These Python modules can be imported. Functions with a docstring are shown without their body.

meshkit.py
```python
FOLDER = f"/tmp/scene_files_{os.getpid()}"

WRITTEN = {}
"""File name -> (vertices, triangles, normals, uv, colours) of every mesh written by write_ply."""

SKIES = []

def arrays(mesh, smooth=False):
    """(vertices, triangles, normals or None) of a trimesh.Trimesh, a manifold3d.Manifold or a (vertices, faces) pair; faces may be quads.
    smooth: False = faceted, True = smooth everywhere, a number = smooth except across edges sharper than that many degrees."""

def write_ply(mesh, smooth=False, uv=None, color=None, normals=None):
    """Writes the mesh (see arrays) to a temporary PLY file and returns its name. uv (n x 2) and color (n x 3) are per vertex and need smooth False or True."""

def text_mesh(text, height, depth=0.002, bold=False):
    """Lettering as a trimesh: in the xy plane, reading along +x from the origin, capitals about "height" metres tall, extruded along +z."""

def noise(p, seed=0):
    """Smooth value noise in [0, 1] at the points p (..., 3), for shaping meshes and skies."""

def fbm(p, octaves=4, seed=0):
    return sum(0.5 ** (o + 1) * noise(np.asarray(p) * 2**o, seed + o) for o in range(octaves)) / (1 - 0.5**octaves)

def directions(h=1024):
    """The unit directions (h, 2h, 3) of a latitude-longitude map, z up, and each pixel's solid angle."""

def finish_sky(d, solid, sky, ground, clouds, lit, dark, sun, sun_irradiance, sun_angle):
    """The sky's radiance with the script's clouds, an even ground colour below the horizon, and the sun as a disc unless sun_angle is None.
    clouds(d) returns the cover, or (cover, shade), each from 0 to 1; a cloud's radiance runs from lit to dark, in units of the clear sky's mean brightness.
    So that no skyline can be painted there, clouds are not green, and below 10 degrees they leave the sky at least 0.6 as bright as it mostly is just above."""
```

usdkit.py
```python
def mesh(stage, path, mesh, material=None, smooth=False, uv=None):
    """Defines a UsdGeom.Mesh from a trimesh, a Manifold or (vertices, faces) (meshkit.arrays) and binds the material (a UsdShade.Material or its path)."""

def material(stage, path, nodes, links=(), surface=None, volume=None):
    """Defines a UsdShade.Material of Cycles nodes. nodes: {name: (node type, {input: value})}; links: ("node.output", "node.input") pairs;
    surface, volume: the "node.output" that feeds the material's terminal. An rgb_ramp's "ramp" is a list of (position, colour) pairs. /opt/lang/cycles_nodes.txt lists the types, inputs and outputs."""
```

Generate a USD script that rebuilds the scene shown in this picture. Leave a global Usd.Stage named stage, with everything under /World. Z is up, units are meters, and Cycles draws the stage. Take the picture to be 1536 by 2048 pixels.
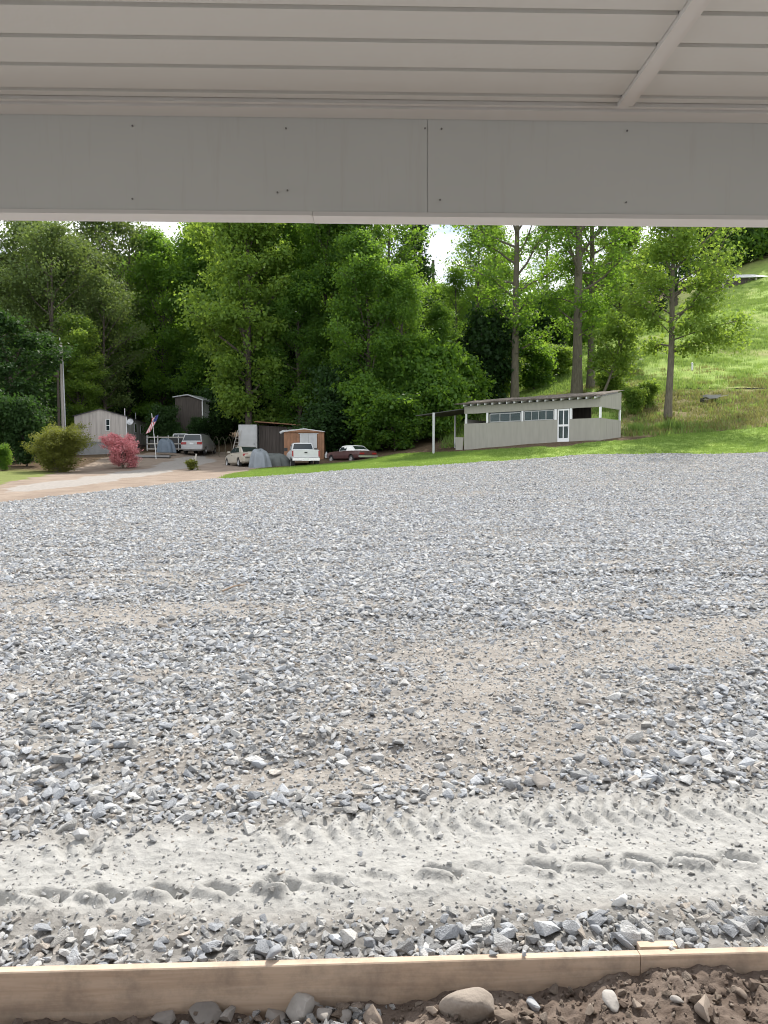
import math, random
import numpy as np
import trimesh
import manifold3d as m3
from scipy.interpolate import RBFInterpolator
from pxr import Gf, Sdf, Usd, UsdGeom, UsdLux, UsdShade, Vt
import usdkit, meshkit

# ------------------------------------------------------------------ camera, sky, sun, exposure
stage = Usd.Stage.CreateInMemory()
UsdGeom.SetStageUpAxis(stage, 'Z')
UsdGeom.SetStageMetersPerUnit(stage, 1.0)
UsdGeom.Xform.Define(stage, '/World')
T_ = Sdf.ValueTypeNames
EYE = 1.9                       # eye height over the gravel beside the board
FPX = 1536.0                    # focal length in pixels of the 1536 x 2048 photograph
HORIZON = 940.0
PITCH = math.atan((1024 - HORIZON) / FPX)
SUN_AZ, SUN_EL = math.radians(22), math.radians(53)
EXPOSURE = 0.45
SUN, SKY = 1.1, 0.11

cam = UsdGeom.Camera.Define(stage, '/World/camera')
cam.CreateHorizontalApertureAttr(36.0)
cam.CreateVerticalApertureAttr(48.0)
cam.CreateFocalLengthAttr(36.0)
cam.CreateClippingRangeAttr((0.05, 5000.0))
cam.CreateExposureAttr(EXPOSURE)
cam.AddTranslateOp().Set((0, 0, EYE))
cam.AddRotateXOp().Set(90 - math.degrees(PITCH))

sund = np.array([math.sin(SUN_AZ) * math.cos(SUN_EL), math.cos(SUN_AZ) * math.cos(SUN_EL), math.sin(SUN_EL)])
sun = UsdLux.DistantLight.Define(stage, '/World/sun')
sun.CreateIntensityAttr(SUN)
sun.CreateAngleAttr(0.53)
sun.CreateNormalizeAttr(True)
sun.CreateColorAttr((1.0, 0.94, 0.84))
_z = sund; _x = np.cross([0, 0, 1], _z); _x /= np.linalg.norm(_x); _y = np.cross(_z, _x)
sun.AddTransformOp().Set(Gf.Matrix4d(*[float(q) for q in (*_x, 0, *_y, 0, *_z, 0, 0, 0, 0, 1)]))

dome = UsdLux.DomeLight.Define(stage, '/World/sky')
dome.GetPrim().SetCustomDataByKey('kind', 'structure')
sky_mat = usdkit.material(stage, '/World/Looks/sky', {
    'tc': ('texture_coordinate', {}),
    'sky': ('sky_texture', {'sky_type': 'single_scattering', 'sun_disc': False, 'sun_elevation': SUN_EL, 'sun_rotation': SUN_AZ, 'altitude': 300.0, 'aerosol_density': 1.0}),
    'map': ('mapping', {'scale': (2.2, 2.2, 4.5)}),
    'n': ('noise_texture', {'scale': 1.7, 'detail': 7.0, 'roughness': 0.56, 'distortion': 0.3}),
    'r': ('rgb_ramp', {'ramp': [(0.0, (0, 0, 0)), (0.36, (0, 0, 0)), (0.50, (1, 1, 1)), (1.0, (1, 1, 1))]}),
    'cloud': ('mix', {'mix_type': 'mix', 'color1': (0, 0, 0), 'color2': (10.5, 10.7, 11.0)}),
    'bg': ('background_shader', {'strength': SKY}),
}, [('tc.generated', 'map.vector'), ('map.vector', 'n.vector'), ('n.fac', 'r.fac'), ('r.color', 'cloud.fac'), ('sky.color', 'cloud.color1'), ('cloud.color', 'bg.color')], surface='bg.background')
UsdShade.MaterialBindingAPI.Apply(dome.GetPrim()).Bind(sky_mat)

# ------------------------------------------------------------------ helpers
_used = {}


def numbered(parent, name):
    k = (parent, name)
    n = _used.get(k, 0)
    _used[k] = n + 1
    return f'{parent}/{name}' if n == 0 else f'{parent}/{name}_{n:03d}'


def tag(prim, label=None, category=None, group=None, kind=None):
    prim = prim.GetPrim() if hasattr(prim, 'GetPrim') else prim
    for k, v in (('label', label), ('category', category), ('group', group), ('kind', kind)):
        if v:
            prim.SetCustomDataByKey(k, v)
    return prim


def thing(name, label, category, loc=(0, 0, 0), rotz=0.0, group=None, scale=None, rotx=None, roty=None):
    path = numbered('/World', name)
    x = UsdGeom.Xform.Define(stage, path)
    x.AddTranslateOp().Set(tuple(float(c) for c in loc))
    x.AddRotateXYZOp().Set((float(rotx or 0), float(roty or 0), float(rotz)))
    s = scale if scale is not None else (1, 1, 1)
    s = (s, s, s) if np.ndim(s) == 0 else s
    x.AddScaleOp().Set(tuple(float(c) for c in s))
    tag(x, label, category, group)
    return path


def copy_of(src, label, loc, rotz=0.0, scale=1.0, group=None, category=None, rotx=None, roty=None):
    name = src.rsplit('/', 1)[1]
    if name[-4:-3] == '_' and name[-3:].isdigit():
        name = name[:-4]
    was = stage.GetPrimAtPath(src).GetCustomData()
    p = thing(name, label, category or was['category'], loc, rotz, group or was.get('group'), scale, rotx, roty)
    pr = stage.GetPrimAtPath(p)
    pr.GetReferences().AddInternalReference(src)
    pr.SetInstanceable(True)
    return p


def part(parent, name, mesh, mat, smooth=False, label=None, kind=None):
    p = numbered(parent, name)
    m = usdkit.mesh(stage, p, mesh.get() if isinstance(mesh, G) else mesh, mat, smooth)
    tag(m, label, None, None, kind)
    return p


def single(name, mesh, mat, label, category, smooth=False, group=None):
    p = numbered('/World', name)
    tag(usdkit.mesh(stage, p, mesh.get() if isinstance(mesh, G) else mesh, mat, smooth), label, category, group)
    return p


def structure(name, mesh, mat, smooth=False, kind='structure'):
    p = numbered('/World', name)
    m = usdkit.mesh(stage, p, mesh.get() if isinstance(mesh, G) else mesh, mat, smooth)
    tag(m, kind=kind)
    return m


def rotz(a):
    c, s = math.cos(a), math.sin(a)
    return np.array([[c, -s, 0], [s, c, 0], [0, 0, 1.0]])


class G:
    """Collects shapes that become one mesh."""
    def __init__(self):
        self.v, self.f, self.n = [], [], 0

    def add(self, v, f):
        v, f = np.asarray(v, float), np.asarray(f, int)
        if f.shape[1] == 4:
            f = np.vstack([f[:, [0, 1, 2]], f[:, [0, 2, 3]]])
        self.v.append(v); self.f.append(f + self.n); self.n += len(v)
        return self

    def mesh(self, m):
        v, f, _ = meshkit.arrays(m)
        return self.add(v, f)

    def box(self, lo, hi, a=0.0, c=None):
        lo, hi = np.array(lo, float), np.array(hi, float)
        v = np.array([[x, y, z] for x in (lo[0], hi[0]) for y in (lo[1], hi[1]) for z in (lo[2], hi[2])])
        if a:
            c = (lo + hi) / 2 if c is None else np.array(c)
            v = (v - c) @ rotz(a).T + c
        return self.add(v, [[0, 1, 3, 2], [4, 6, 7, 5], [0, 4, 5, 1], [2, 3, 7, 6], [0, 2, 6, 4], [1, 5, 7, 3]])

    def tube(self, pts, r, sides=6, caps=True):
        p = np.asarray(pts, float)
        r = np.broadcast_to(np.asarray(r, float), (len(p),))
        t = np.gradient(p, axis=0)
        t /= np.linalg.norm(t, axis=1, keepdims=True) + 1e-12
        a = np.cross(t, np.where(np.abs(t[:, 2:]) < 0.9, [0, 0, 1.0], [1.0, 0, 0]))
        a /= np.linalg.norm(a, axis=1, keepdims=True) + 1e-12
        b = np.cross(t, a)
        ang = np.arange(sides) * 2 * np.pi / sides
        v = p[:, None] + r[:, None, None] * (np.cos(ang)[None, :, None] * a[:, None] + np.sin(ang)[None, :, None] * b[:, None])
        i, j = np.meshgrid(np.arange(len(p) - 1), np.arange(sides), indexing='ij')
        q = np.stack([i * sides + j, i * sides + (j + 1) % sides, (i + 1) * sides + (j + 1) % sides, (i + 1) * sides + j], -1).reshape(-1, 4)
        f = np.vstack([q[:, [0, 1, 2]], q[:, [0, 2, 3]]])
        vv = v.reshape(-1, 3)
        if caps:
            n = len(vv)
            vv = np.vstack([vv, p[0], p[-1]])
            k = np.arange(sides)
            f = np.vstack([f, np.stack([np.full(sides, n), (k + 1) % sides, k], 1), np.stack([np.full(sides, n + 1), (len(p) - 1) * sides + k, (len(p) - 1) * sides + (k + 1) % sides], 1)])
        return self.add(vv, f)

    def prism(self, poly, y0, y1):
        """A polygon in x, z pushed out along y (convex or earcut-able)."""
        from shapely.geometry import Polygon
        m = trimesh.creation.extrude_polygon(Polygon(poly), y1 - y0, engine='earcut')
        v = np.array(m.vertices)
        return self.add(np.stack([v[:, 0], y1 - v[:, 2], v[:, 1]], 1), m.faces)

    def get(self):
        return np.vstack(self.v), np.vstack(self.f)


def at(px, py, Y):
    """The point that lies Y metres ahead in the direction of a pixel of the photograph."""
    u, v = (px - 768) / FPX, (1024 - py) / FPX
    d = np.array([u, math.cos(PITCH) + v * math.sin(PITCH), -math.sin(PITCH) + v * math.cos(PITCH)])
    return np.array([0, 0, EYE]) + d * (Y / d[1])


def S(px, Y):
    return px / FPX * Y


def wob(p, scale, seed=0):
    return meshkit.fbm(np.asarray(p, float) * scale, 3, seed) - 0.5


def sstep(a, b, x):
    t = np.clip((np.asarray(x, float) - a) / (b - a), 0, 1)
    return t * t * (3 - 2 * t)


# ------------------------------------------------------------------ materials
def mat(name, nodes, links, surface='p.BSDF'):
    return usdkit.material(stage, f'/World/Looks/{name}', nodes, links, surface=surface)


def plain(name, color, rough=0.6, var=0.12, scale=3.0, bump=0.0, bscale=40.0, metallic=0.0, spec=0.4, coat=0.0, streak=None):
    c = np.array(color, float)
    nodes = {'tc': ('texture_coordinate', {}),
             'map': ('mapping', {'scale': streak or (1, 1, 1)}),
             'n': ('noise_texture', {'scale': scale, 'detail': 6.0, 'roughness': 0.6}),
             'r': ('rgb_ramp', {'ramp': [(0.25, tuple(c * (1 - var))), (0.75, tuple(np.minimum(c * (1 + var), 0.95)))]}),
             'p': ('principled_bsdf', {'roughness': rough, 'metallic': metallic, 'specular_ior_level': spec, 'coat_weight': coat})}
    links = [('tc.object', 'map.vector'), ('map.vector', 'n.vector'), ('n.fac', 'r.fac'), ('r.color', 'p.base_color')]
    if bump:
        nodes['bn'] = ('noise_texture', {'scale': bscale, 'detail': 5.0, 'roughness': 0.6})
        nodes['b'] = ('bump', {'strength': bump, 'distance': 0.01})
        links += [('map.vector', 'bn.vector'), ('bn.fac', 'b.height'), ('b.normal', 'p.normal')]
    return mat(name, nodes, links)


def leaf_mat(name, dark, light, trans, weight=0.45):
    nodes = {'g': ('geometry', {}), 'oi': ('object_info', {}),
             'n': ('noise_texture', {'scale': 0.45, 'detail': 2.0}),
             'add': ('math', {'math_type': 'multiply_add', 'value2': 0.50, 'value3': -0.06}),
             'add2': ('math', {'math_type': 'multiply_add', 'value2': 0.30}),
             'add3': ('math', {'math_type': 'multiply_add', 'value2': 0.34}),
             'r': ('rgb_ramp', {'ramp': [(0.1, dark), (0.9, light)]}),
             'h': ('hsv', {'saturation': 1.0}),
             'p': ('principled_bsdf', {'roughness': 0.55, 'specular_ior_level': 0.25}),
             'tm': ('mix', {'mix_type': 'mix', 'color1': tuple(np.array(trans) * 0.6), 'color2': trans}),
             't': ('translucent_bsdf', {}),
             'm': ('mix_closure', {'fac': weight})}
    links = [('g.random_per_island', 'add.value1'), ('g.position', 'n.vector'), ('n.fac', 'add2.value1'), ('add.value', 'add2.value3'),
             ('oi.random', 'add3.value1'), ('add2.value', 'add3.value3'),
             ('add3.value', 'r.fac'), ('r.color', 'p.base_color'), ('add3.value', 'tm.fac'), ('tm.color', 't.color'),
             ('p.BSDF', 'm.closure1'), ('t.BSDF', 'm.closure2')]
    nodes.pop('h')
    return mat(name, nodes, links, 'm.closure')


M = {}
M['ceiling'] = plain('white_vinyl_ceiling', (0.735, 0.745, 0.73), 0.5, 0.03, 1.2, 0.06, 60)
M['fascia'] = plain('white_coated_header', (0.68, 0.705, 0.69), 0.42, 0.05, 1.6, 0.05, 30, streak=(1, 1, 2.2))
M['fascia'] = mat('coated_header_metal', {
    'tc': ('texture_coordinate', {}), 'n': ('noise_texture', {'scale': 1.3, 'detail': 6.0, 'roughness': 0.6}), 'map': ('mapping', {'scale': (9, 9, 0.7)}),
    's': ('noise_texture', {'scale': 3.0, 'detail': 6.0, 'roughness': 0.7}), 'sr': ('rgb_ramp', {'ramp': [(0.55, (0, 0, 0)), (0.8, (0.35, 0.35, 0.35))]}),
    'r': ('rgb_ramp', {'ramp': [(0.3, (0.64, 0.665, 0.655)), (0.7, (0.705, 0.725, 0.71))]}), 'm': ('mix', {'color2': (0.50, 0.47, 0.42)}),
    'bn': ('noise_texture', {'scale': 2.2, 'detail': 2.0}), 'b': ('bump', {'strength': 0.25, 'distance': 0.02}),
    'p': ('principled_bsdf', {'roughness': 0.45, 'specular_ior_level': 0.35})},
    [('tc.object', 'n.vector'), ('n.fac', 'r.fac'), ('tc.object', 'map.vector'), ('map.vector', 's.vector'), ('s.fac', 'sr.fac'), ('r.color', 'm.color1'), ('sr.color', 'm.fac'), ('m.color', 'p.base_color'), ('tc.object', 'bn.vector'), ('bn.fac', 'b.height'), ('b.normal', 'p.normal')])
M['trim'] = plain('white_trim', (0.77, 0.765, 0.75), 0.45, 0.03, 2)
M['screw'] = plain('screw_steel', (0.22, 0.22, 0.22), 0.4, 0.1, 20, metallic=0.6)
M['siding'] = plain('house_wall', (0.33, 0.33, 0.33), 0.6, 0.05, 2)
M['shingle'] = plain('weathered_shingle', (0.125, 0.105, 0.09), 0.9, 0.45, 6, 0.6, 60)
M['dark_roof'] = plain('dark_roof', (0.05, 0.05, 0.05), 0.8, 0.3, 3)
M['beige_siding'] = plain('beige_board_siding', (0.255, 0.248, 0.212), 0.75, 0.10, 1.5, 0.15, 20, streak=(3, 3, 0.5))
M['white_paint'] = plain('white_paint', (0.62, 0.63, 0.63), 0.5, 0.06, 3)
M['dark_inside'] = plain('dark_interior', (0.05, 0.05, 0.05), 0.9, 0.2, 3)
M['trailer_wall'] = plain('weathered_white_metal', (0.38, 0.35, 0.325), 0.55, 0.22, 1.4, 0.1, 20, streak=(3, 3, 0.25))
M['trailer_side'] = plain('streaked_metal', (0.33, 0.33, 0.32), 0.55, 0.35, 1.5, streak=(2, 2, 0.3))
M['skirting'] = plain('grey_block', (0.22, 0.22, 0.22), 0.9, 0.2, 3)
M['pole_wood'] = plain('grey_pole_wood', (0.33, 0.31, 0.28), 0.9, 0.25, 4, 0.3, 30, streak=(6, 6, 0.4))
M['rust_shed'] = plain('rusty_orange_metal', (0.205, 0.105, 0.057), 0.75, 0.3, 2.0, 0.1, 20)
M['dark_boards'] = plain('dark_old_boards', (0.065, 0.055, 0.048), 0.9, 0.4, 2, streak=(5, 5, 0.4))
M['silver_paint'] = plain('silver_car_paint', (0.36, 0.36, 0.36), 0.32, 0.06, 2, metallic=0.35, coat=0.6)
M['beige_paint'] = plain('champagne_car_paint', (0.38, 0.35, 0.29), 0.35, 0.06, 2, metallic=0.35, coat=0.5)
M['truck_paint'] = plain('white_truck_paint', (0.46, 0.47, 0.47), 0.35, 0.06, 2, coat=0.5)
M['maroon_paint'] = plain('faded_maroon_paint', (0.05, 0.022, 0.021), 0.4, 0.25, 2, coat=0.3)
M['vinyl_top'] = plain('white_vinyl_top', (0.70, 0.70, 0.68), 0.6, 0.06, 3)
M['rubber'] = plain('rubber', (0.02, 0.02, 0.02), 0.85, 0.2, 6)
M['rim'] = plain('wheel_rim', (0.42, 0.42, 0.42), 0.35, 0.1, 6, metallic=0.7)
M['chrome'] = plain('chrome', (0.6, 0.6, 0.6), 0.18, 0.08, 5, metallic=0.9)
M['black_plastic'] = plain('black_plastic', (0.025, 0.025, 0.025), 0.5, 0.1, 6)
M['tail'] = plain('red_lamp', (0.20, 0.012, 0.012), 0.25, 0.1, 6, coat=0.6)
M['glass'] = mat('car_glass', {'p': ('principled_bsdf', {'base_color': (0.012, 0.016, 0.018), 'roughness': 0.06, 'specular_ior_level': 0.6})}, [])
M['pane'] = mat('window_pane', {'f': ('fresnel', {'IOR': 1.45}), 't': ('transparent_bsdf', {'color': (0.75, 0.8, 0.8)}), 'g': ('glossy_bsdf', {'color': (0.9, 0.9, 0.9), 'roughness': 0.05}), 'm': ('mix_closure', {})}, [('f.fac', 'm.fac'), ('t.BSDF', 'm.closure1'), ('g.BSDF', 'm.closure2')], 'm.closure')
M['curtain'] = plain('window_blind', (0.13, 0.15, 0.16), 0.8, 0.15, 4)
M['tarp_grey'] = plain('grey_tarp', (0.17, 0.19, 0.21), 0.45, 0.15, 2, 0.3, 8)
M['tarp_blue'] = plain('blue_tarp', (0.10, 0.13, 0.165), 0.45, 0.2, 2, 0.3, 8)
M['heap'] = plain('dark_cover', (0.09, 0.10, 0.095), 0.7, 0.25, 3, 0.3, 10)
M['dull_white'] = plain('dull_white_paint', (0.38, 0.39, 0.39), 0.6, 0.12, 2)
M['lumber'] = mat('pine_lumber', {
    'tc': ('texture_coordinate', {}), 'map': ('mapping', {'scale': (0.55, 9, 9)}), 'map2': ('mapping', {'scale': (1.0, 2.0, 2.0)}),
    'w': ('noise_texture', {'scale': 3.4, 'detail': 7.0, 'roughness': 0.65, 'distortion': 0.6}),
    'grain': ('rgb_ramp', {'ramp': [(0.25, (0.44, 0.325, 0.245)), (0.5, (0.56, 0.435, 0.335)), (0.75, (0.63, 0.51, 0.41))]}),
    'v': ('voronoi_texture', {'scale': 2.3}), 'kr': ('rgb_ramp', {'ramp': [(0.0, (1, 1, 1)), (0.045, (0.9, 0.9, 0.9)), (0.075, (0, 0, 0)), (1.0, (0, 0, 0))]}),
    'st': ('noise_texture', {'scale': 4.0, 'detail': 8.0, 'roughness': 0.72}), 'sr': ('rgb_ramp', {'ramp': [(0.46, (0, 0, 0)), (0.66, (0.65, 0.65, 0.65))]}),
    'm1': ('mix', {'color2': (0.20, 0.12, 0.075)}), 'm2': ('mix', {'color2': (0.26, 0.215, 0.18)}),
    'b': ('bump', {'strength': 0.3, 'distance': 0.003}),
    'p': ('principled_bsdf', {'roughness': 0.8, 'specular_ior_level': 0.2})},
    [('tc.object', 'map.vector'), ('tc.object', 'map2.vector'), ('map.vector', 'w.vector'), ('w.fac', 'grain.fac'), ('map2.vector', 'v.vector'), ('v.distance', 'kr.fac'), ('tc.object', 'st.vector'), ('st.fac', 'sr.fac'),
     ('grain.color', 'm1.color1'), ('kr.color', 'm1.fac'), ('m1.color', 'm2.color1'), ('sr.color', 'm2.fac'), ('m2.color', 'p.base_color'), ('w.fac', 'b.height'), ('b.normal', 'p.normal')])
M['flag_red'] = plain('flag_red', (0.42, 0.03, 0.04), 0.8, 0.05)
M['flag_white'] = plain('flag_white', (0.7, 0.7, 0.7), 0.8, 0.05)
M['flag_blue'] = plain('flag_blue', (0.03, 0.04, 0.16), 0.8, 0.05)
M['steel'] = plain('galvanised_steel', (0.42, 0.43, 0.44), 0.4, 0.15, 6, metallic=0.5)
M['stick'] = plain('dry_stick', (0.25, 0.19, 0.14), 0.9, 0.2, 8)
M['bark'] = plain('grey_bark', (0.098, 0.088, 0.062), 0.95, 0.4, 3.0, 0.9, 14, streak=(4, 4, 0.8))
M['bark_dark'] = plain('dark_bark', (0.085, 0.07, 0.058), 0.95, 0.4, 3.0, 0.9, 14, streak=(4, 4, 0.8))
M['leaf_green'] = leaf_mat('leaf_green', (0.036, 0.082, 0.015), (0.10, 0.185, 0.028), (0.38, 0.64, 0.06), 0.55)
M['leaf_bright'] = leaf_mat('leaf_bright', (0.07, 0.13, 0.022), (0.16, 0.25, 0.05), (0.45, 0.64, 0.08), 0.55)
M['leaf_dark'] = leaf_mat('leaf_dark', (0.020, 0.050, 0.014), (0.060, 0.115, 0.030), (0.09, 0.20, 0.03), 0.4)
M['leaf_pale'] = leaf_mat('leaf_pale', (0.075, 0.12, 0.035), (0.15, 0.21, 0.07), (0.26, 0.36, 0.07), 0.45)
M['leaf_olive'] = leaf_mat('leaf_olive', (0.12, 0.135, 0.03), (0.22, 0.24, 0.06), (0.40, 0.44, 0.06), 0.45)
M['blossom'] = leaf_mat('pink_blossom', (0.60, 0.20, 0.235), (0.90, 0.50, 0.50), (0.88, 0.40, 0.42), 0.42)
M['grass_blade'] = leaf_mat('grass_blade', (0.11, 0.19, 0.045), (0.21, 0.31, 0.085), (0.38, 0.54, 0.11), 0.5)
M['dry_grass'] = leaf_mat('dry_grass', (0.17, 0.165, 0.06), (0.30, 0.28, 0.13), (0.32, 0.33, 0.10), 0.5)


def stone_mat(name, ramp):
    return mat(name, {'oi': ('object_info', {}), 'tc': ('texture_coordinate', {}),
                      'r': ('rgb_ramp', {'ramp': ramp}),
                      'n': ('noise_texture', {'scale': 2.2, 'detail': 6.0, 'roughness': 0.7}),
                      'nr': ('map_range', {'from_min': 0.3, 'from_max': 0.7, 'to_min': 0.78, 'to_max': 1.18}),
                      'mx': ('vector_math', {'math_type': 'scale'}),
                      'bn': ('noise_texture', {'scale': 9.0, 'detail': 4.0}),
                      'b': ('bump', {'strength': 0.5, 'distance': 0.05}),
                      'p': ('principled_bsdf', {'roughness': 0.82, 'specular_ior_level': 0.25})},
               [('oi.random', 'r.fac'), ('tc.object', 'n.vector'), ('tc.object', 'bn.vector'), ('n.fac', 'nr.value'), ('r.color', 'mx.vector1'), ('nr.result', 'mx.scale'),
                ('mx.vector', 'p.base_color'), ('bn.fac', 'b.height'), ('b.normal', 'p.normal')])


M['stone_grey'] = stone_mat('stone_grey', [(0.0, (0.239, 0.244, 0.250)), (0.35, (0.348, 0.353, 0.362)), (0.7, (0.457, 0.461, 0.467)), (1.0, (0.609, 0.610, 0.609))])
M['stone_blue'] = stone_mat('stone_blue', [(0.0, (0.246, 0.259, 0.283)), (0.5, (0.364, 0.383, 0.416)), (1.0, (0.513, 0.534, 0.564))])
M['stone_tan'] = stone_mat('stone_tan', [(0.0, (0.310, 0.275, 0.240)), (0.5, (0.420, 0.380, 0.340)), (1.0, (0.520, 0.490, 0.455))])
M['stone_boulder'] = stone_mat('stone_boulder', [(0.0, (0.27, 0.235, 0.20)), (1.0, (0.30, 0.26, 0.225))])
M['stone_heap'] = stone_mat('stone_heap', [(0.0, (0.27, 0.25, 0.235)), (1.0, (0.42, 0.40, 0.38))])
M['stone_dust'] = stone_mat('stone_dust', [(0.0, (0.330, 0.324, 0.316)), (0.6, (0.450, 0.447, 0.437)), (1.0, (0.571, 0.570, 0.563))])
M['stone_dirt'] = stone_mat('stone_dirt', [(0.0, (0.17, 0.135, 0.108)), (1.0, (0.28, 0.235, 0.20))])

# ------------------------------------------------------------------ the lie of the land
YAWC = math.radians(2.4)
CURB_Y = 2.868


def curb_y(x):
    return CURB_Y + x * math.tan(YAWC)


# pixels of the photograph whose distance is known from the size of what stands there
_ctrl = [(0, 1005, 24), (240, 978, 30), (430, 958, 36), (700, 940, 40), (1000, 922, 40), (1300, 908, 40), (1536, 905, 40),
         (1199, 881, 45), (928, 899, 50.85), (1240, 875, 47.5), (490, 931, 54), (600, 929, 54), (700, 919, 55), (393, 909, 68), (200, 909, 66), (115, 945, 50), (245, 932, 56),
         (0, 960, 36), (0, 935, 52), (870, 900, 53), (1536, 858, 47), (1420, 862, 49), (1330, 838, 56), (1536, 782, 63), (1350, 779, 66), (1200, 800, 64), (1030, 815, 66),
         (1536, 700, 84), (1536, 570, 122), (1300, 640, 100), (1150, 690, 95), (850, 880, 62), (768, 870, 75), (500, 885, 75), (300, 880, 85), (100, 900, 75), (320, 905, 66)]
_pts = [at(*c) for c in _ctrl]
for _x in (-14, -8, -4, 0, 4, 8, 14):
    _pts.append(np.array([_x, curb_y(_x), 0.0]))
    _pts.append(np.array([_x, curb_y(_x) + 1.3, 0.03]))
for _x, _yy in ((-4, 8), (4, 8), (0, 12), (-8, 14), (8, 14)):
    _pts.append(np.array([_x, _yy, 0.047 * (_yy - 2.9) + 0.004 * _x]))
_pts += [np.array(p, float) for p in ((40, 25, 2.6), (60, 45, 8), (-40, 25, 0.2), (-60, 50, 2), (-70, 90, 5), (0, 115, 10), (-50, 120, 9), (30, 120, 17), (60, 140, 37), (110, 120, 40), (90, 70, 20), (0, 160, 14), (-90, 160, 12))]
_pts = np.array(_pts)
_rbf = RBFInterpolator(_pts[:, :2], _pts[:, 2], kernel='thin_plate_spline', smoothing=0.4)


def Tz(x, y):
    x, y = np.broadcast_arrays(np.asarray(x, float), np.asarray(y, float))
    q = np.stack([np.clip(x.ravel(), -130, 130), np.clip(y.ravel(), 2, 165)], 1)
    z = np.concatenate([_rbf(c) for c in np.array_split(q, max(1, len(q) // 40000))]) if len(q) else np.zeros(0)
    z = z.reshape(x.shape)
    # wooded hills behind
    far = sstep(150, 420, y)
    hill = 95 * np.exp(-(((x + 150) / 150) ** 2)) + 60 * np.exp(-(((x - 190) / 130) ** 2)) + 8
    return z * (1 - far) + far * hill


def tz(x, y):
    return float(Tz(np.array([x]), np.array([y]))[0])


def ground_at(px, Y):
    x = (px - 768) / FPX * Y
    return np.array([x, Y, tz(x, Y)])


def on_ground(px, py):
    """Where the ray through a pixel meets the ground."""
    Ys = np.concatenate([np.linspace(2.9, 20, 400), np.linspace(20, 150, 1300)])
    P = np.array([at(px, py, Y) for Y in Ys])
    d = P[:, 2] - Tz(P[:, 0], P[:, 1])
    i = int(np.argmax(d < 0))
    return P[i]


# far edge of the gravel in plan
_e = np.array([at(*c)[:2] for c in _ctrl[:7]])
_e = np.vstack([[-70, 6], [-30, 15.5], _e, [34, 38.5], [75, 36]])


def gravel_edge(x):
    return np.interp(x, _e[:, 0], _e[:, 1]) + 0.35 * (meshkit.fbm(np.stack([x * 0.6, x * 0, x * 0], -1), 4, 5) - 0.5) * 2


def grid_faces(nr, nc):
    i, j = np.meshgrid(np.arange(nr - 1), np.arange(nc - 1), indexing='ij')
    return np.stack([i * nc + j, i * nc + j + 1, (i + 1) * nc + j + 1, (i + 1) * nc + j], -1).reshape(-1, 4)


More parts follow.
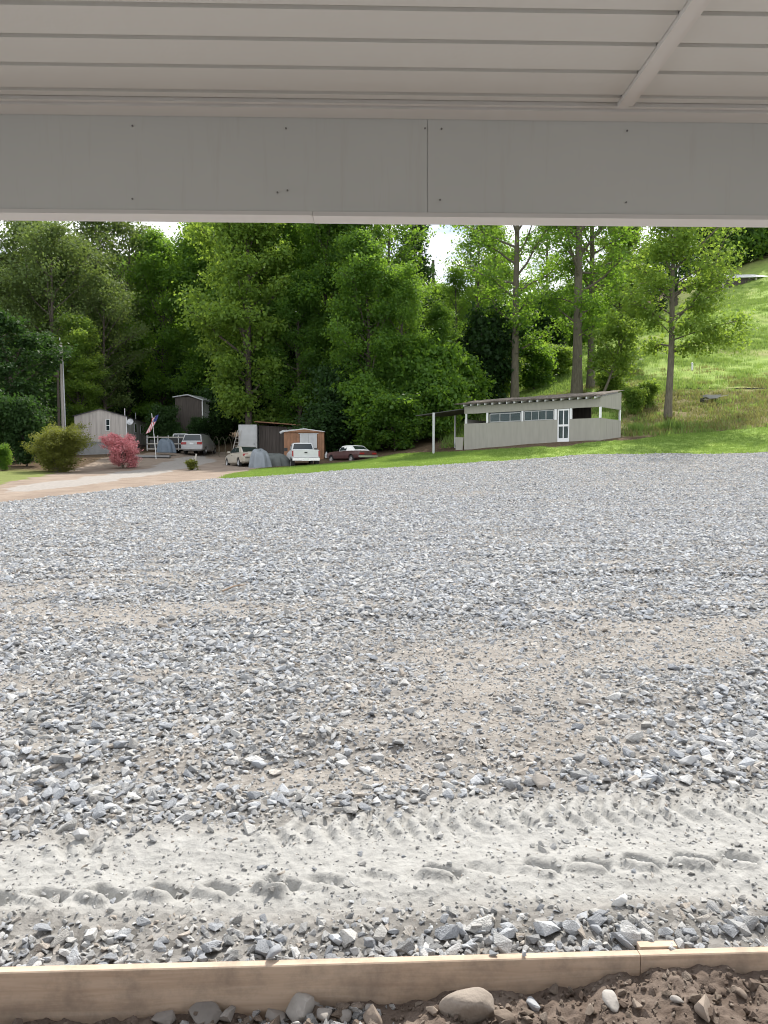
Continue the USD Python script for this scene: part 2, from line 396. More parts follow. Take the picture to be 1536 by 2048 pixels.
def treads(x, y):
    """Wheel tracks pressed into the dusty strip: two rows of lug prints."""
    d = y - curb_y(x)
    z = np.zeros_like(d)
    # slanting bars of a heavy tyre
    c = 0.62 + 0.05 * x + 0.02 * np.sin(x * 1.7)
    q = d - c
    k = np.round(x / 0.25)
    hsh = np.sin(k * 12.9898) * 43758.5453
    hsh = hsh - np.floor(hsh)
    xl = x - k * 0.25 - 0.05 * (hsh - 0.5)
    P = np.stack([x, d, 0 * x], -1)
    jit = 0.03 * (meshkit.fbm(P * 9, 3, 19) - 0.5)
    ub, vb = 0.88 * xl - 0.47 * q, 0.47 * xl + 0.88 * q + jit
    dep = (0.35 + 0.9 * hsh) * (0.5 + 1.0 * meshkit.fbm(P * 3, 2, 20))
    z -= 0.085 * dep * np.exp(-(vb / 0.040) ** 4) * np.exp(-(ub / 0.09) ** 8)
    z += 0.040 * dep * np.exp(-((vb + 0.068) / 0.034) ** 4) * np.exp(-(ub / 0.09) ** 8)
    z -= 0.012 * np.exp(-((q - 0.20) / 0.12) ** 2)
    z += 0.016 * np.exp(-((q + 0.14) / 0.06) ** 2)
    # row of narrow lugs
    c2 = 1.10 + 0.07 * x + 0.03 * np.sin(x * 1.1 + 1)
    q2 = d - c2
    s3 = (x - 0.4 * np.abs(q2) + 0.03 * np.sin(x * 5)) / 0.117
    fade = sstep(0.34, 0.52, meshkit.fbm(np.stack([x * 1.3, d * 1.6, 0 * x], -1), 2, 9))
    z += (-0.034 * np.exp(-((s3 - np.round(s3)) / 0.24) ** 4) + 0.012) * np.exp(-(q2 / 0.16) ** 4) * fade
    return z


def gravel_height(x, y):
    d = y - curb_y(x)
    z = Tz(x, y) * sstep(0.0, 1.2, d) - 0.035 * np.exp(-(d / 0.25) ** 2)
    near = 1 - sstep(4.5, 7.5, d)
    P = np.stack([x, y, 0 * x], -1)
    z = z + near * treads(x, y)
    amp = 0.014 + 0.02 * sstep(1.2, 2.2, d) * (1 - sstep(8, 16, d))
    z = z + amp * (meshkit.fbm(P * np.array([1.1, 2.6, 1]), 3, 3) - 0.5) * 2
    z = z + near * 0.010 * (meshkit.fbm(P * 9, 4, 4) - 0.5) * 2 + near * 0.006 * (meshkit.fbm(P * 45, 2, 6) - 0.5) * 2
    # heaped ridges left by a grader
    z = z + 0.045 * sstep(0.5, 0.68, meshkit.fbm(P * np.array([0.28, 1.15, 1]), 3, 21)) * sstep(1.5, 2.2, d) * (1 - 0.7 * sstep(6, 14, d))
    return z


def soil(x, y):
    """1 where bare packed soil shows between the stones."""
    d = y - curb_y(x)
    P = np.stack([x, y, 0 * x], -1)
    bands = meshkit.fbm(P * np.array([0.34, 1.0, 1]) + 3.1, 5, 12) + 0.18 * (meshkit.fbm(P * 3.0, 3, 13) - 0.5)
    s = sstep(0.50, 0.66, bands) * sstep(1.3, 1.7, d) * (0.85 - 0.60 * sstep(3, 12, d))
    patch = np.exp(-((x - 0.5 - 0.12 * d) / (0.9 + 0.15 * d)) ** 2) * np.exp(-((d - 3.2) / 1.9) ** 4) * (0.3 + 1.1 * meshkit.fbm(P * 1.4, 3, 15))
    s = np.maximum(s, np.clip(patch, 0, 1) * 0.95)
    dusty = sstep(0.26, 0.46, d + 0.10 * wob(P, 2.5, 8)) * (1 - sstep(1.10, 1.42, d - 0.12 * x + 0.35 * wob(P, 1.2, 18)))
    return np.clip(np.maximum(s, dusty), 0, 1), dusty


def primvar3(m, name, col):
    UsdGeom.PrimvarsAPI(m).CreatePrimvar(name, T_.Color3fArray, 'vertex').Set(Vt.Vec3fArray.FromNumpy(np.asarray(col, np.float32)))


def lot_mesh():
    rows = np.concatenate([np.linspace(0, 5.0, 400), 5.0 + np.linspace(0, 1, 120)[1:] ** 1.6 * 70])
    cols = np.concatenate([np.linspace(-3.2, -1, 40)[:-1], np.linspace(-1, 1, 420), np.linspace(1, 3.2, 40)[1:]])
    D, A = np.meshgrid(rows, cols, indexing='ij')
    X = A * (1.9 + 0.75 * D)
    ye = gravel_edge(X)
    Y = curb_y(X) + 0.042 + D
    Y = np.minimum(Y, ye)
    Z = gravel_height(X, Y)
    return X, Y, Z


lx, ly, lz = lot_mesh()
sm, du = soil(lx, ly)
M['lot'] = mat('gravel_dust', {
    'a': ('attribute', {'attribute': 'mask'}), 'sep': ('separate_color', {}), 'g': ('geometry', {}),
    'v': ('voronoi_texture', {'scale': 24.0, 'randomness': 1.0}),
    'vm': ('mapping', {'scale': (1, 1, 1)}),
    'vs': ('rgb_to_bw', {}),
    'stone': ('rgb_ramp', {'ramp': [(0.0, (0.09, 0.088, 0.085)), (0.5, (0.18, 0.176, 0.17)), (1.0, (0.36, 0.35, 0.34))]}),
    'n': ('noise_texture', {'scale': 3.0, 'detail': 8.0, 'roughness': 0.7}),
    'soil': ('rgb_ramp', {'ramp': [(0.3, (0.22, 0.20, 0.18)), (0.7, (0.36, 0.333, 0.305))]}),
    'n2': ('noise_texture', {'scale': 7.0, 'detail': 10.0, 'roughness': 0.8}),
    'dust': ('rgb_ramp', {'ramp': [(0.3, (0.27, 0.268, 0.26)), (0.7, (0.43, 0.428, 0.418))]}),
    'm1': ('mix', {}), 'm2': ('mix', {}),
    'bn': ('noise_texture', {'scale': 60.0, 'detail': 6.0, 'roughness': 0.7}),
    'bh': ('math', {'math_type': 'add'}),
    'b': ('bump', {'strength': 0.7, 'distance': 0.012}),
    'p': ('principled_bsdf', {'roughness': 0.92, 'specular_ior_level': 0.15})},
    [('a.color', 'sep.color'), ('g.position', 'v.vector'), ('v.color', 'vs.color'), ('vs.val', 'stone.fac'), ('g.position', 'n.vector'), ('n.fac', 'soil.fac'),
     ('g.position', 'n2.vector'), ('n2.fac', 'dust.fac'), ('stone.color', 'm1.color1'), ('soil.color', 'm1.color2'), ('sep.r', 'm1.fac'),
     ('m1.color', 'm2.color1'), ('dust.color', 'm2.color2'), ('sep.g', 'm2.fac'), ('m2.color', 'p.base_color'),
     ('g.position', 'bn.vector'), ('bn.fac', 'bh.value1'), ('v.distance', 'bh.value2'), ('bh.value', 'b.height'), ('b.normal', 'p.normal')])
mm = structure('gravel_lot', (np.stack([lx, ly, lz], -1).reshape(-1, 3), grid_faces(*lx.shape)), M['lot'], True)
primvar3(mm, 'mask', np.stack([0.15 + 0.75 * sm, du, 0 * sm], -1).reshape(-1, 3))

# ------------------------------------------------------------------ ground beyond the lot: lawn, driveway, bank and hillside
import shapely
from shapely.geometry import Polygon

_a = np.concatenate([np.linspace(-3.0, -0.75, 60)[:-1], np.linspace(-0.75, 0.75, 420), np.linspace(0.75, 3.0, 60)[1:]])
_d = np.concatenate([np.linspace(0, 60, 230), 60 + np.linspace(0, 1, 60)[1:] ** 2 * 560])
gd, ga = np.meshgrid(_d, _a, indexing='ij')
gx = ga * (26 + gd)
gy = gravel_edge(gx) - 0.4 + gd
gP = np.stack([gx, gy, 0 * gx], -1)


def region(pix):
    return Polygon([tuple(on_ground(*p)[:2]) if len(p) == 2 else tuple(at(*p)[:2]) for p in pix])


R_DIRT = region([(0, 1005, 22), (240, 985, 27), (430, 962, 34), (470, 953), (520, 935), (600, 922), (455, 906), (360, 901), (300, 905), (215, 916), (180, 930), (90, 950), (40, 962), (-60, 985), (-300, 1030, 20)]).buffer(0.01)
R_TRACK = region([(30, 985), (200, 968), (330, 944), (430, 922), (410, 908), (350, 918), (250, 944), (120, 962), (0, 978)]).buffer(0.01)
R_LAWN = region([(430, 964, 33), (700, 945, 38), (1000, 930, 37), (1300, 915, 37), (1700, 905, 36), (1900, 850, 44), (1536, 853), (1340, 868), (1250, 881), (1120, 893), (930, 903), (800, 908), (690, 925), (600, 932), (520, 938), (462, 948)]).buffer(0.01)
R_BANK = region([(1245, 876), (1340, 867), (1536, 852), (1800, 850, 46), (1800, 790, 62), (1536, 781), (1340, 783), (1260, 800), (1240, 840)]).buffer(0.01)


def inside(poly, x, y, j=0.8):
    P = np.stack([x * 0.55, y * 0.55, 0 * x], -1)
    return shapely.contains_xy(poly, x + j * 2 * (meshkit.fbm(P, 4, 31) - 0.5), y + j * 2.5 * (meshkit.fbm(P, 4, 32) - 0.5))


dirt_m = inside(R_DIRT, gx, gy, 0.9).astype(float)
lawn_m = inside(R_LAWN, gx, gy, 0.5).astype(float)
bank_m = inside(R_BANK, gx, gy, 0.8).astype(float)
track_m = inside(R_TRACK, gx, gy, 0.8).astype(float)
ratio = gx / np.maximum(gy, 1)
hill_m = sstep(0.10, 0.19, ratio + 0.10 * wob(gP, 0.12, 40)) * sstep(49, 55, gy) * (1 - sstep(128, 150, gy))
left_grass = (1 - sstep(-0.36, -0.30, ratio + 0.06 * wob(gP, 0.3, 44))) * (1 - sstep(48, 53, gy))
grass_m = np.clip(np.maximum.reduce([lawn_m, hill_m * (1 - bank_m), 0.45 * left_grass]) * (1 - dirt_m), 0, 1)
gz = Tz(gx, gy)
gz = gz - 0.07 * (1 - sstep(0.3, 0.7, gd)) + 0.06 * wob(gP, 0.9, 50) + (0.10 + 0.55 * hill_m + 0.35 * bank_m) * wob(gP, 0.22, 51) * sstep(2, 9, gd)
gz = gz + bank_m * 0.28 * wob(gP, 1.3, 52) + hill_m * 0.3 * wob(gP, 0.8, 53)
M['ground'] = mat('ground_cover', {
    'a': ('attribute', {'attribute': 'mask'}), 'sep': ('separate_color', {}),
    'a2': ('attribute', {'attribute': 'mask2'}), 'sep2': ('separate_color', {}), 'g': ('geometry', {}),
    'n': ('noise_texture', {'scale': 0.8, 'detail': 9.0, 'roughness': 0.65}),
    'nf': ('noise_texture', {'scale': 6.0, 'detail': 8.0, 'roughness': 0.7}),
    'litter': ('rgb_ramp', {'ramp': [(0.3, (0.045, 0.030, 0.018)), (0.5, (0.10, 0.07, 0.045)), (0.7, (0.17, 0.13, 0.09))]}),
    'grass': ('rgb_ramp', {'ramp': [(0.3, (0.16, 0.235, 0.055)), (0.5, (0.225, 0.32, 0.075)), (0.72, (0.31, 0.37, 0.10))]}),
    'dry': ('rgb_ramp', {'ramp': [(0.3, (0.13, 0.15, 0.045)), (0.5, (0.25, 0.22, 0.11)), (0.72, (0.36, 0.30, 0.18))]}),
    'dirt': ('rgb_ramp', {'ramp': [(0.3, (0.20, 0.155, 0.125)), (0.7, (0.31, 0.255, 0.21))]}),
    'track': ('rgb_ramp', {'ramp': [(0.3, (0.25, 0.24, 0.23)), (0.7, (0.37, 0.35, 0.33))]}),
    'm1': ('mix', {}), 'm2': ('mix', {}), 'm3': ('mix', {}), 'm4': ('mix', {}),
    'b': ('bump', {'strength': 0.8, 'distance': 0.05}),
    'p': ('principled_bsdf', {'roughness': 0.95, 'specular_ior_level': 0.1})},
    [('a.color', 'sep.color'), ('a2.color', 'sep2.color'), ('g.position', 'n.vector'), ('g.position', 'nf.vector'),
     ('nf.fac', 'litter.fac'), ('n.fac', 'grass.fac'), ('n.fac', 'dry.fac'), ('n.fac', 'dirt.fac'), ('nf.fac', 'track.fac'),
     ('litter.color', 'm1.color1'), ('grass.color', 'm1.color2'), ('sep.g', 'm1.fac'),
     ('m1.color', 'm2.color1'), ('dry.color', 'm2.color2'), ('sep.b', 'm2.fac'),
     ('m2.color', 'm3.color1'), ('dirt.color', 'm3.color2'), ('sep.r', 'm3.fac'),
     ('m3.color', 'm4.color1'), ('track.color', 'm4.color2'), ('sep2.r', 'm4.fac'), ('m4.color', 'p.base_color'),
     ('nf.fac', 'b.height'), ('b.normal', 'p.normal')])
mm = structure('ground', (np.stack([gx, gy, gz], -1).reshape(-1, 3), grid_faces(*gx.shape)), M['ground'], True)
dry_n = meshkit.fbm(gP * 0.16, 4, 61)
dry_m = np.maximum(bank_m * 0.65, hill_m * (0.45 * sstep(0.5, 0.62, dry_n) * (1 - sstep(76, 88, gy)) + 0.35 * sstep(0.5, 0.62, dry_n)))
primvar3(mm, 'mask', np.stack([dirt_m, grass_m, dry_m], -1).reshape(-1, 3))
primvar3(mm, 'mask2', np.stack([track_m * 0.8, 0 * dirt_m, 0 * dirt_m], -1).reshape(-1, 3))

# bare earth on the near side of the board, under the porch
ex = np.concatenate([np.linspace(-9, -1.9, 40)[:-1], np.linspace(-1.9, 1.9, 330), np.linspace(1.9, 9, 40)[1:]])
ed = np.concatenate([np.linspace(0, 1.0, 170), np.linspace(1.0, 6.5, 70)[1:]])
ED, EX = np.meshgrid(ed, ex, indexing='ij')
EY = curb_y(EX) + 0.02 - ED


def dirt_height(x, y):
    P = np.stack([x, y, 0 * x], -1)
    base = -0.185 + 0.075 * sstep(-0.2, 1.2, x) + 0.015 * sstep(-0.6, 0.2, x)
    d = curb_y(x) - y
    z = base + 0.02 * sstep(0.1, 0.5, d)
    z = z + 0.055 * (meshkit.fbm(P * 4.5, 4, 71) - 0.5) * 2 + 0.022 * (meshkit.fbm(P * 17, 4, 72) - 0.5) * 2 + 0.008 * (meshkit.fbm(P * 60, 2, 73) - 0.5) * 2
    z = z + 0.05 * np.exp(-((x - 1.15) / 0.35) ** 2) * np.exp(-(d / 0.18) ** 2)
    z = z + 0.06 * np.exp(-((x + 0.34) / 0.28) ** 4) * sstep(0.05, 0.25, d)
    return np.minimum(z, -0.03)


EZ = dirt_height(EX, EY)
M['earth'] = mat('brown_earth', {
    'g': ('geometry', {}), 'n': ('noise_texture', {'scale': 5.0, 'detail': 8.0, 'roughness': 0.7}),
    'r': ('rgb_ramp', {'ramp': [(0.3, (0.11, 0.083, 0.068)), (0.55, (0.185, 0.148, 0.125)), (0.75, (0.30, 0.255, 0.22))]}),
    'bn': ('noise_texture', {'scale': 70.0, 'detail': 6.0, 'roughness': 0.7}), 'b': ('bump', {'strength': 0.8, 'distance': 0.01}),
    'p': ('principled_bsdf', {'roughness': 0.95, 'specular_ior_level': 0.1})},
    [('g.position', 'n.vector'), ('n.fac', 'r.fac'), ('r.color', 'p.base_color'), ('g.position', 'bn.vector'), ('bn.fac', 'b.height'), ('b.normal', 'p.normal')])
structure('dirt', (np.stack([EX, EY, EZ], -1).reshape(-1, 3), grid_faces(*EX.shape)[:, ::-1]), M['earth'], True)

# ------------------------------------------------------------------ the porch
WX = 4.2
PROT = 1.5
porch = thing('porch', 'porch roof with grooved white vinyl ceiling boards and grey-white header along the top', 'porch', (0, 0, EYE), PROT)
HY, HZ0, HZ1, CZ = 1.85, 0.609, 0.823, 0.835


def on_plane(px, py, y=None, z=None):
    """Where the ray of a pixel meets a plane of the porch's own frame."""
    d = (at(px, py, 1.0) - np.array([0, 0, EYE])) @ rotz(math.radians(PROT))
    return d * (y / d[1] if y is not None else z / d[2])


seam = on_plane(855, 340, y=HY)[0]
for a, b in ((-WX, seam - 0.0005), (seam + 0.0005, WX)):
    part(porch, 'header_panel', G().box((a, HY, HZ0), (b, HY + 0.045, HZ1 + 0.02)), M['fascia'])
for a, b, dz in ((-WX, -0.12, 0.0), (-0.119, WX, -0.0012)):
    part(porch, 'bottom_trim', G().box((a, HY - 0.002, HZ0 - 0.010 + dz), (b, HY + 0.056, HZ0 - 0.001)), M['trim'])
part(porch, 'ceiling_trim', G().box((-WX, HY - 0.05, HZ1), (WX, HY - 0.001, CZ + 0.004)).box((-WX, HY - 0.062, HZ1 + 0.006), (WX, HY - 0.052, CZ + 0.003)), M['trim'])
SX = (on_plane(1215, 235, z=CZ)[0] + on_plane(1374, 0, z=CZ)[0]) / 2 + 0.004
part(porch, 'joint_strip', G().box((SX - 0.002, -1.3, CZ - 0.009), (SX + 0.023, HY - 0.064, CZ + 0.003)).box((SX + 0.024, -1.3, CZ - 0.006), (SX + 0.034, HY - 0.064, CZ + 0.003)), M['trim'])
part(porch, 'backing', G().box((-WX, -1.3, CZ + 0.0085), (WX, HY - 0.002, CZ + 0.03)), M['ceiling'])
yb = HY - 0.066
k = 0
while yb > -1.25:
    w = 0.024 if k == 0 else 0.0945
    for a, b in ((-WX, SX - 0.003), (SX + 0.035, WX)):
        y1, y0 = yb, yb - w
        # a chamfered board: flat underside, sloping edge into the groove
        poly = [(y0, CZ), (y1 - 0.004, CZ), (y1, CZ + 0.004), (y1, CZ + 0.0082), (y0 - 0.001, CZ + 0.0082)]
        g = G()
        P2 = np.array(poly); n = len(P2)
        vv = np.vstack([np.stack([np.full(n, a), P2[:, 0], P2[:, 1]], 1), np.stack([np.full(n, b), P2[:, 0], P2[:, 1]], 1)])
        ff = [[i, (i + 1) % n, n + (i + 1) % n, n + i] for i in range(n)]
        g.add(vv, ff)
        g.add(vv, [[0, i + 1, i] for i in range(1, n - 1)] + [[n, n + i, n + i + 1] for i in range(1, n - 1)])
        part(porch, 'ceiling_board', g, M['ceiling'])
    yb -= w + 0.0105
    k += 1
for px, py in ((265, 252), (572, 257), (850, 257), (883, 258), (1254, 262), (265, 398), (555, 385), (575, 381), (880, 400), (1252, 405)):
    p = on_plane(px, py, y=HY)
    m = trimesh.creation.cylinder(0.0021, 0.003, sections=10)
    m.apply_transform(trimesh.transformations.rotation_matrix(math.pi / 2, [1, 0, 0]))
    m.apply_translation((p[0], HY - 0.001, p[2]))
    part(porch, 'screw', m, M['screw'])
part(porch, 'roof_deck', G().box((-WX - 0.2, -1.3, CZ + 0.04), (WX + 0.2, HY + 0.25, CZ + 0.09)), M['dark_roof'])
part(porch, 'wall', G().box((-WX, -1.45, -2.2), (WX, -1.32, CZ + 0.03)), M['siding'])

# ------------------------------------------------------------------ form board that holds back the gravel
fb = thing('form_board', 'long pale pine board on edge holding back the gravel', 'board', (0, CURB_Y, 0), math.degrees(YAWC))


def plank(x0, x1, n):
    xs = np.linspace(x0, x1, n)
    up = 0.006 * (meshkit.fbm(np.stack([xs * 0.7, 0 * xs, 0 * xs], -1), 2, 77) - 0.5) * 2
    prof = [(0.0, -0.27), (0.0, -0.004), (0.004, 0.0), (0.035, 0.0), (0.039, -0.004), (0.039, -0.27)]
    v = np.array([[x, y, z + u] for x, u in zip(xs, up) for y, z in prof])
    m = len(prof)
    f = [[i * m + j, (i + 1) * m + j, (i + 1) * m + j + 1, i * m + j + 1] for i in range(n - 1) for j in range(m - 1)]
    g = G().add(v, f)
    for b, o in ((0, 1), ((n - 1) * m, -1)):
        g.add(v[b:b + m], [[0, i + 1, i][::o] for i in range(1, m - 1)])
    return g


part(fb, 'plank', plank(-6.0, 1.005, 60), M['lumber'])
part(fb, 'plank', plank(1.008, 6.0, 40), M['lumber'])
part(fb, 'splice_block', G().box((1.02, 0.041, -0.2), (1.17, 0.078, 0.008)), M['lumber'])

# ------------------------------------------------------------------ gravel
rng = np.random.default_rng(11)


def stone_mesh(seed, flat=0.62, n=13, round_=0.0):
    r = np.random.default_rng(seed)
    p = r.normal(size=(n, 3))
    p /= np.linalg.norm(p, axis=1, keepdims=True)
    p *= r.uniform(0.75, 1.0, (n, 1))
    p *= np.array([r.uniform(0.95, 1.4), r.uniform(0.6, 0.9), flat * r.uniform(0.8, 1.2)])
    h = trimesh.convex.convex_hull(p)
    if round_ == -1:
        h = h.subdivide().subdivide()
        v = np.array(h.vertices)
        trimesh.smoothing.filter_laplacian(h, lamb=0.35, iterations=1)
        v = np.array(h.vertices)
        v = v * (1 + 0.10 * (meshkit.fbm(v * 2.2 + seed, 2, seed) - 0.5) * 2)[:, None]
        h = trimesh.Trimesh(v, h.faces, process=False)
    elif round_:
        h = h.subdivide().subdivide()
        v = np.array(h.vertices)
        h = trimesh.Trimesh(v, h.faces, process=False)
        trimesh.smoothing.filter_laplacian(h, iterations=int(round_))
        h.vertices = np.array(h.vertices) * (1 / np.abs(h.vertices).max(0).max())
        h.vertices = h.vertices * (1 + 0.10 * (meshkit.fbm(np.array(h.vertices) * 3, 3, seed) - 0.5))[:, None]
    return h


def instancer(name, protos, pos, quat, scale, idx, parent='/World', kind='stuff', label=None, category=None):
    """protos: (mesh, material, smooth) list. One PointInstancer of loose small things."""
    path = numbered(parent, name)
    pi = UsdGeom.PointInstancer.Define(stage, path)
    targets = []
    UsdGeom.Xform.Define(stage, path + '/kinds')
    for i, (m, mt, smo) in enumerate(protos):
        q = f'{path}/kinds/{name}_{i:03d}' if i else f'{path}/kinds/{name}'
        usdkit.mesh(stage, q, m.get() if isinstance(m, G) else m, mt, smo)
        targets.append(q)
    pi.CreatePrototypesRel().SetTargets([Sdf.Path(t) for t in targets])
    pi.CreateProtoIndicesAttr(Vt.IntArray.FromNumpy(np.asarray(idx, np.int32)))
    pi.CreatePositionsAttr(Vt.Vec3fArray.FromNumpy(np.asarray(pos, np.float32)))
    pi.CreateScalesAttr(Vt.Vec3fArray.FromNumpy(np.asarray(scale, np.float32)))
    pi.CreateOrientationsAttr(Vt.QuathArray([Gf.Quath(float(a), float(b), float(c), float(d)) for a, b, c, d in quat]))
    tag(pi, label, category, None, kind)
    return pi


def quats(yaw, pitch, roll):
    cy, sy, cp, sp, cr, sr = np.cos(yaw / 2), np.sin(yaw / 2), np.cos(pitch / 2), np.sin(pitch / 2), np.cos(roll / 2), np.sin(roll / 2)
    return np.stack([cr * cp * cy + sr * sp * sy, sr * cp * cy - cr * sp * sy, cr * sp * cy + sr * cp * sy, cr * cp * sy - sr * sp * cy], 1)


def scatter(d0, d1, dens):
    """Random points of the lot between two distances from the board, dens(x, y, d) per square metre."""
    hi = 1900.0
    w = lambda d: 0.66 * (d + 2.9) + 0.8
    n = int(hi * (d1 - d0) * (w(d0) + w(d1)))
    d = rng.uniform(d0, d1, n)
    u = rng.uniform(-1, 1, n) * w(d1)
    keep = np.abs(u) < w(d)
    d, x = d[keep], u[keep]
    y = curb_y(x) + 0.05 + d
    ok = y < gravel_edge(x) - 0.05
    d, x, y = d[ok], x[ok], y[ok]
    ok = rng.uniform(0, hi, len(d)) < dens(x, y, d)
    return x[ok], y[ok], d[ok]


def gravel_density(x, y, d):
    s, du = soil(x, y)
    base = np.interp(d, [0, 0.3, 1.5, 6, 10, 16, 24, 45], [950, 700, 1250, 1150, 820, 500, 310, 190])
    return base * (1 - 0.72 * s) * (1 - 0.1 * du)


GX, GY, GD = (np.concatenate(c) for c in zip(*[scatter(a, b, gravel_density) for a, b in ((0, 1.6), (1.6, 4), (4, 8), (8, 14), (14, 22), (22, 44))]))
n = len(GX)
s_, d_ = soil(GX, GY)
size = np.exp(rng.normal(0, 0.44, n)) * 0.0225 * (1 - 0.45 * s_ * (rng.uniform(size=n) < 0.9)) * (1 - 0.2 * d_) * np.interp(GD, [0, 0.3, 1.5, 3, 12, 40], [0.95, 0.78, 1.05, 0.92, 1.08, 1.3])
size = np.clip(size, 0.007, 0.062)
gzz = gravel_height(GX, GY) + size * rng.uniform(0.05, 0.42, n)
protos = [(stone_mesh(100 + i, (0.36, 0.48, 0.62)[i % 3]), M[('stone_grey', 'stone_blue', 'stone_grey', 'stone_tan', 'stone_blue', 'stone_grey', 'stone_grey', 'stone_tan', 'stone_blue')[i]], False) for i in range(9)]
protos += [(stone_mesh(120 + i, (0.5, 0.7)[i % 2]), M['stone_dust'], False) for i in range(3)]
tan_ = rng.uniform(size=n) < 0.10 + 0.30 * s_ * (1 - d_)
idx = np.where(tan_, rng.choice([3, 7], n), rng.choice([0, 1, 2, 4, 5, 6, 8], n))
idx = np.where(rng.uniform(size=n) < 0.15 + 0.70 * d_, rng.choice([9, 10, 11], n), idx)
instancer('gravel', protos, np.stack([GX, GY, gzz], 1), quats(rng.uniform(0, 6.28, n), rng.normal(0, 0.35, n), rng.normal(0, 0.35, n)), np.repeat(size[:, None], 3, 1), idx)
# fine chips in the dust and between the stones near the board
fx, fy, fd = scatter(0.0, 5.0, lambda x, y, d: 1500 - 950 * soil(x, y)[1])
n = len(fx)
fs = np.exp(rng.normal(0, 0.5, n)) * 0.0075
instancer('grit', [protos[9], protos[10], protos[3], protos[0], protos[11]], np.stack([fx, fy, gravel_height(fx, fy) + fs * 0.05], 1), quats(rng.uniform(0, 6.28, n), rng.normal(0, 0.3, n), rng.normal(0, 0.3, n)), np.repeat(fs[:, None], 3, 1), rng.integers(0, 5, n))

print('gravel', len(GX), 'grit', n)
# ------------------------------------------------------------------ trees
LEAF_Q = np.array([[-0.5, -0.5, 0], [0.5, -0.42, 0.12], [0.55, 0.5, 0.0], [-0.42, 0.55, 0.14]])


def leaves(centers, normals_up, sizes, r):
    """Two-triangle leaves, randomly turned, mostly facing up and outwards."""
    n = len(centers)
    up = normals_up + r.normal(0, 0.75, (n, 3))
    up /= np.linalg.norm(up, axis=1, keepdims=True) + 1e-9
    t = r.normal(size=(n, 3))
    a = np.cross(up, t); a /= np.linalg.norm(a, axis=1, keepdims=True) + 1e-9
    b = np.cross(up, a)
    q = LEAF_Q * np.array([0.7, 1.0, 0.7])
    v = centers[:, None] + sizes[:, None, None] * (q[None, :, 0, None] * a[:, None] + q[None, :, 1, None] * b[:, None] + q[None, :, 2, None] * up[:, None])
    k = np.arange(n)[:, None] * 4
    f = np.vstack([k + np.array([[0, 1, 2]]), k + np.array([[0, 2, 3]])])
    return v.reshape(-1, 3), f


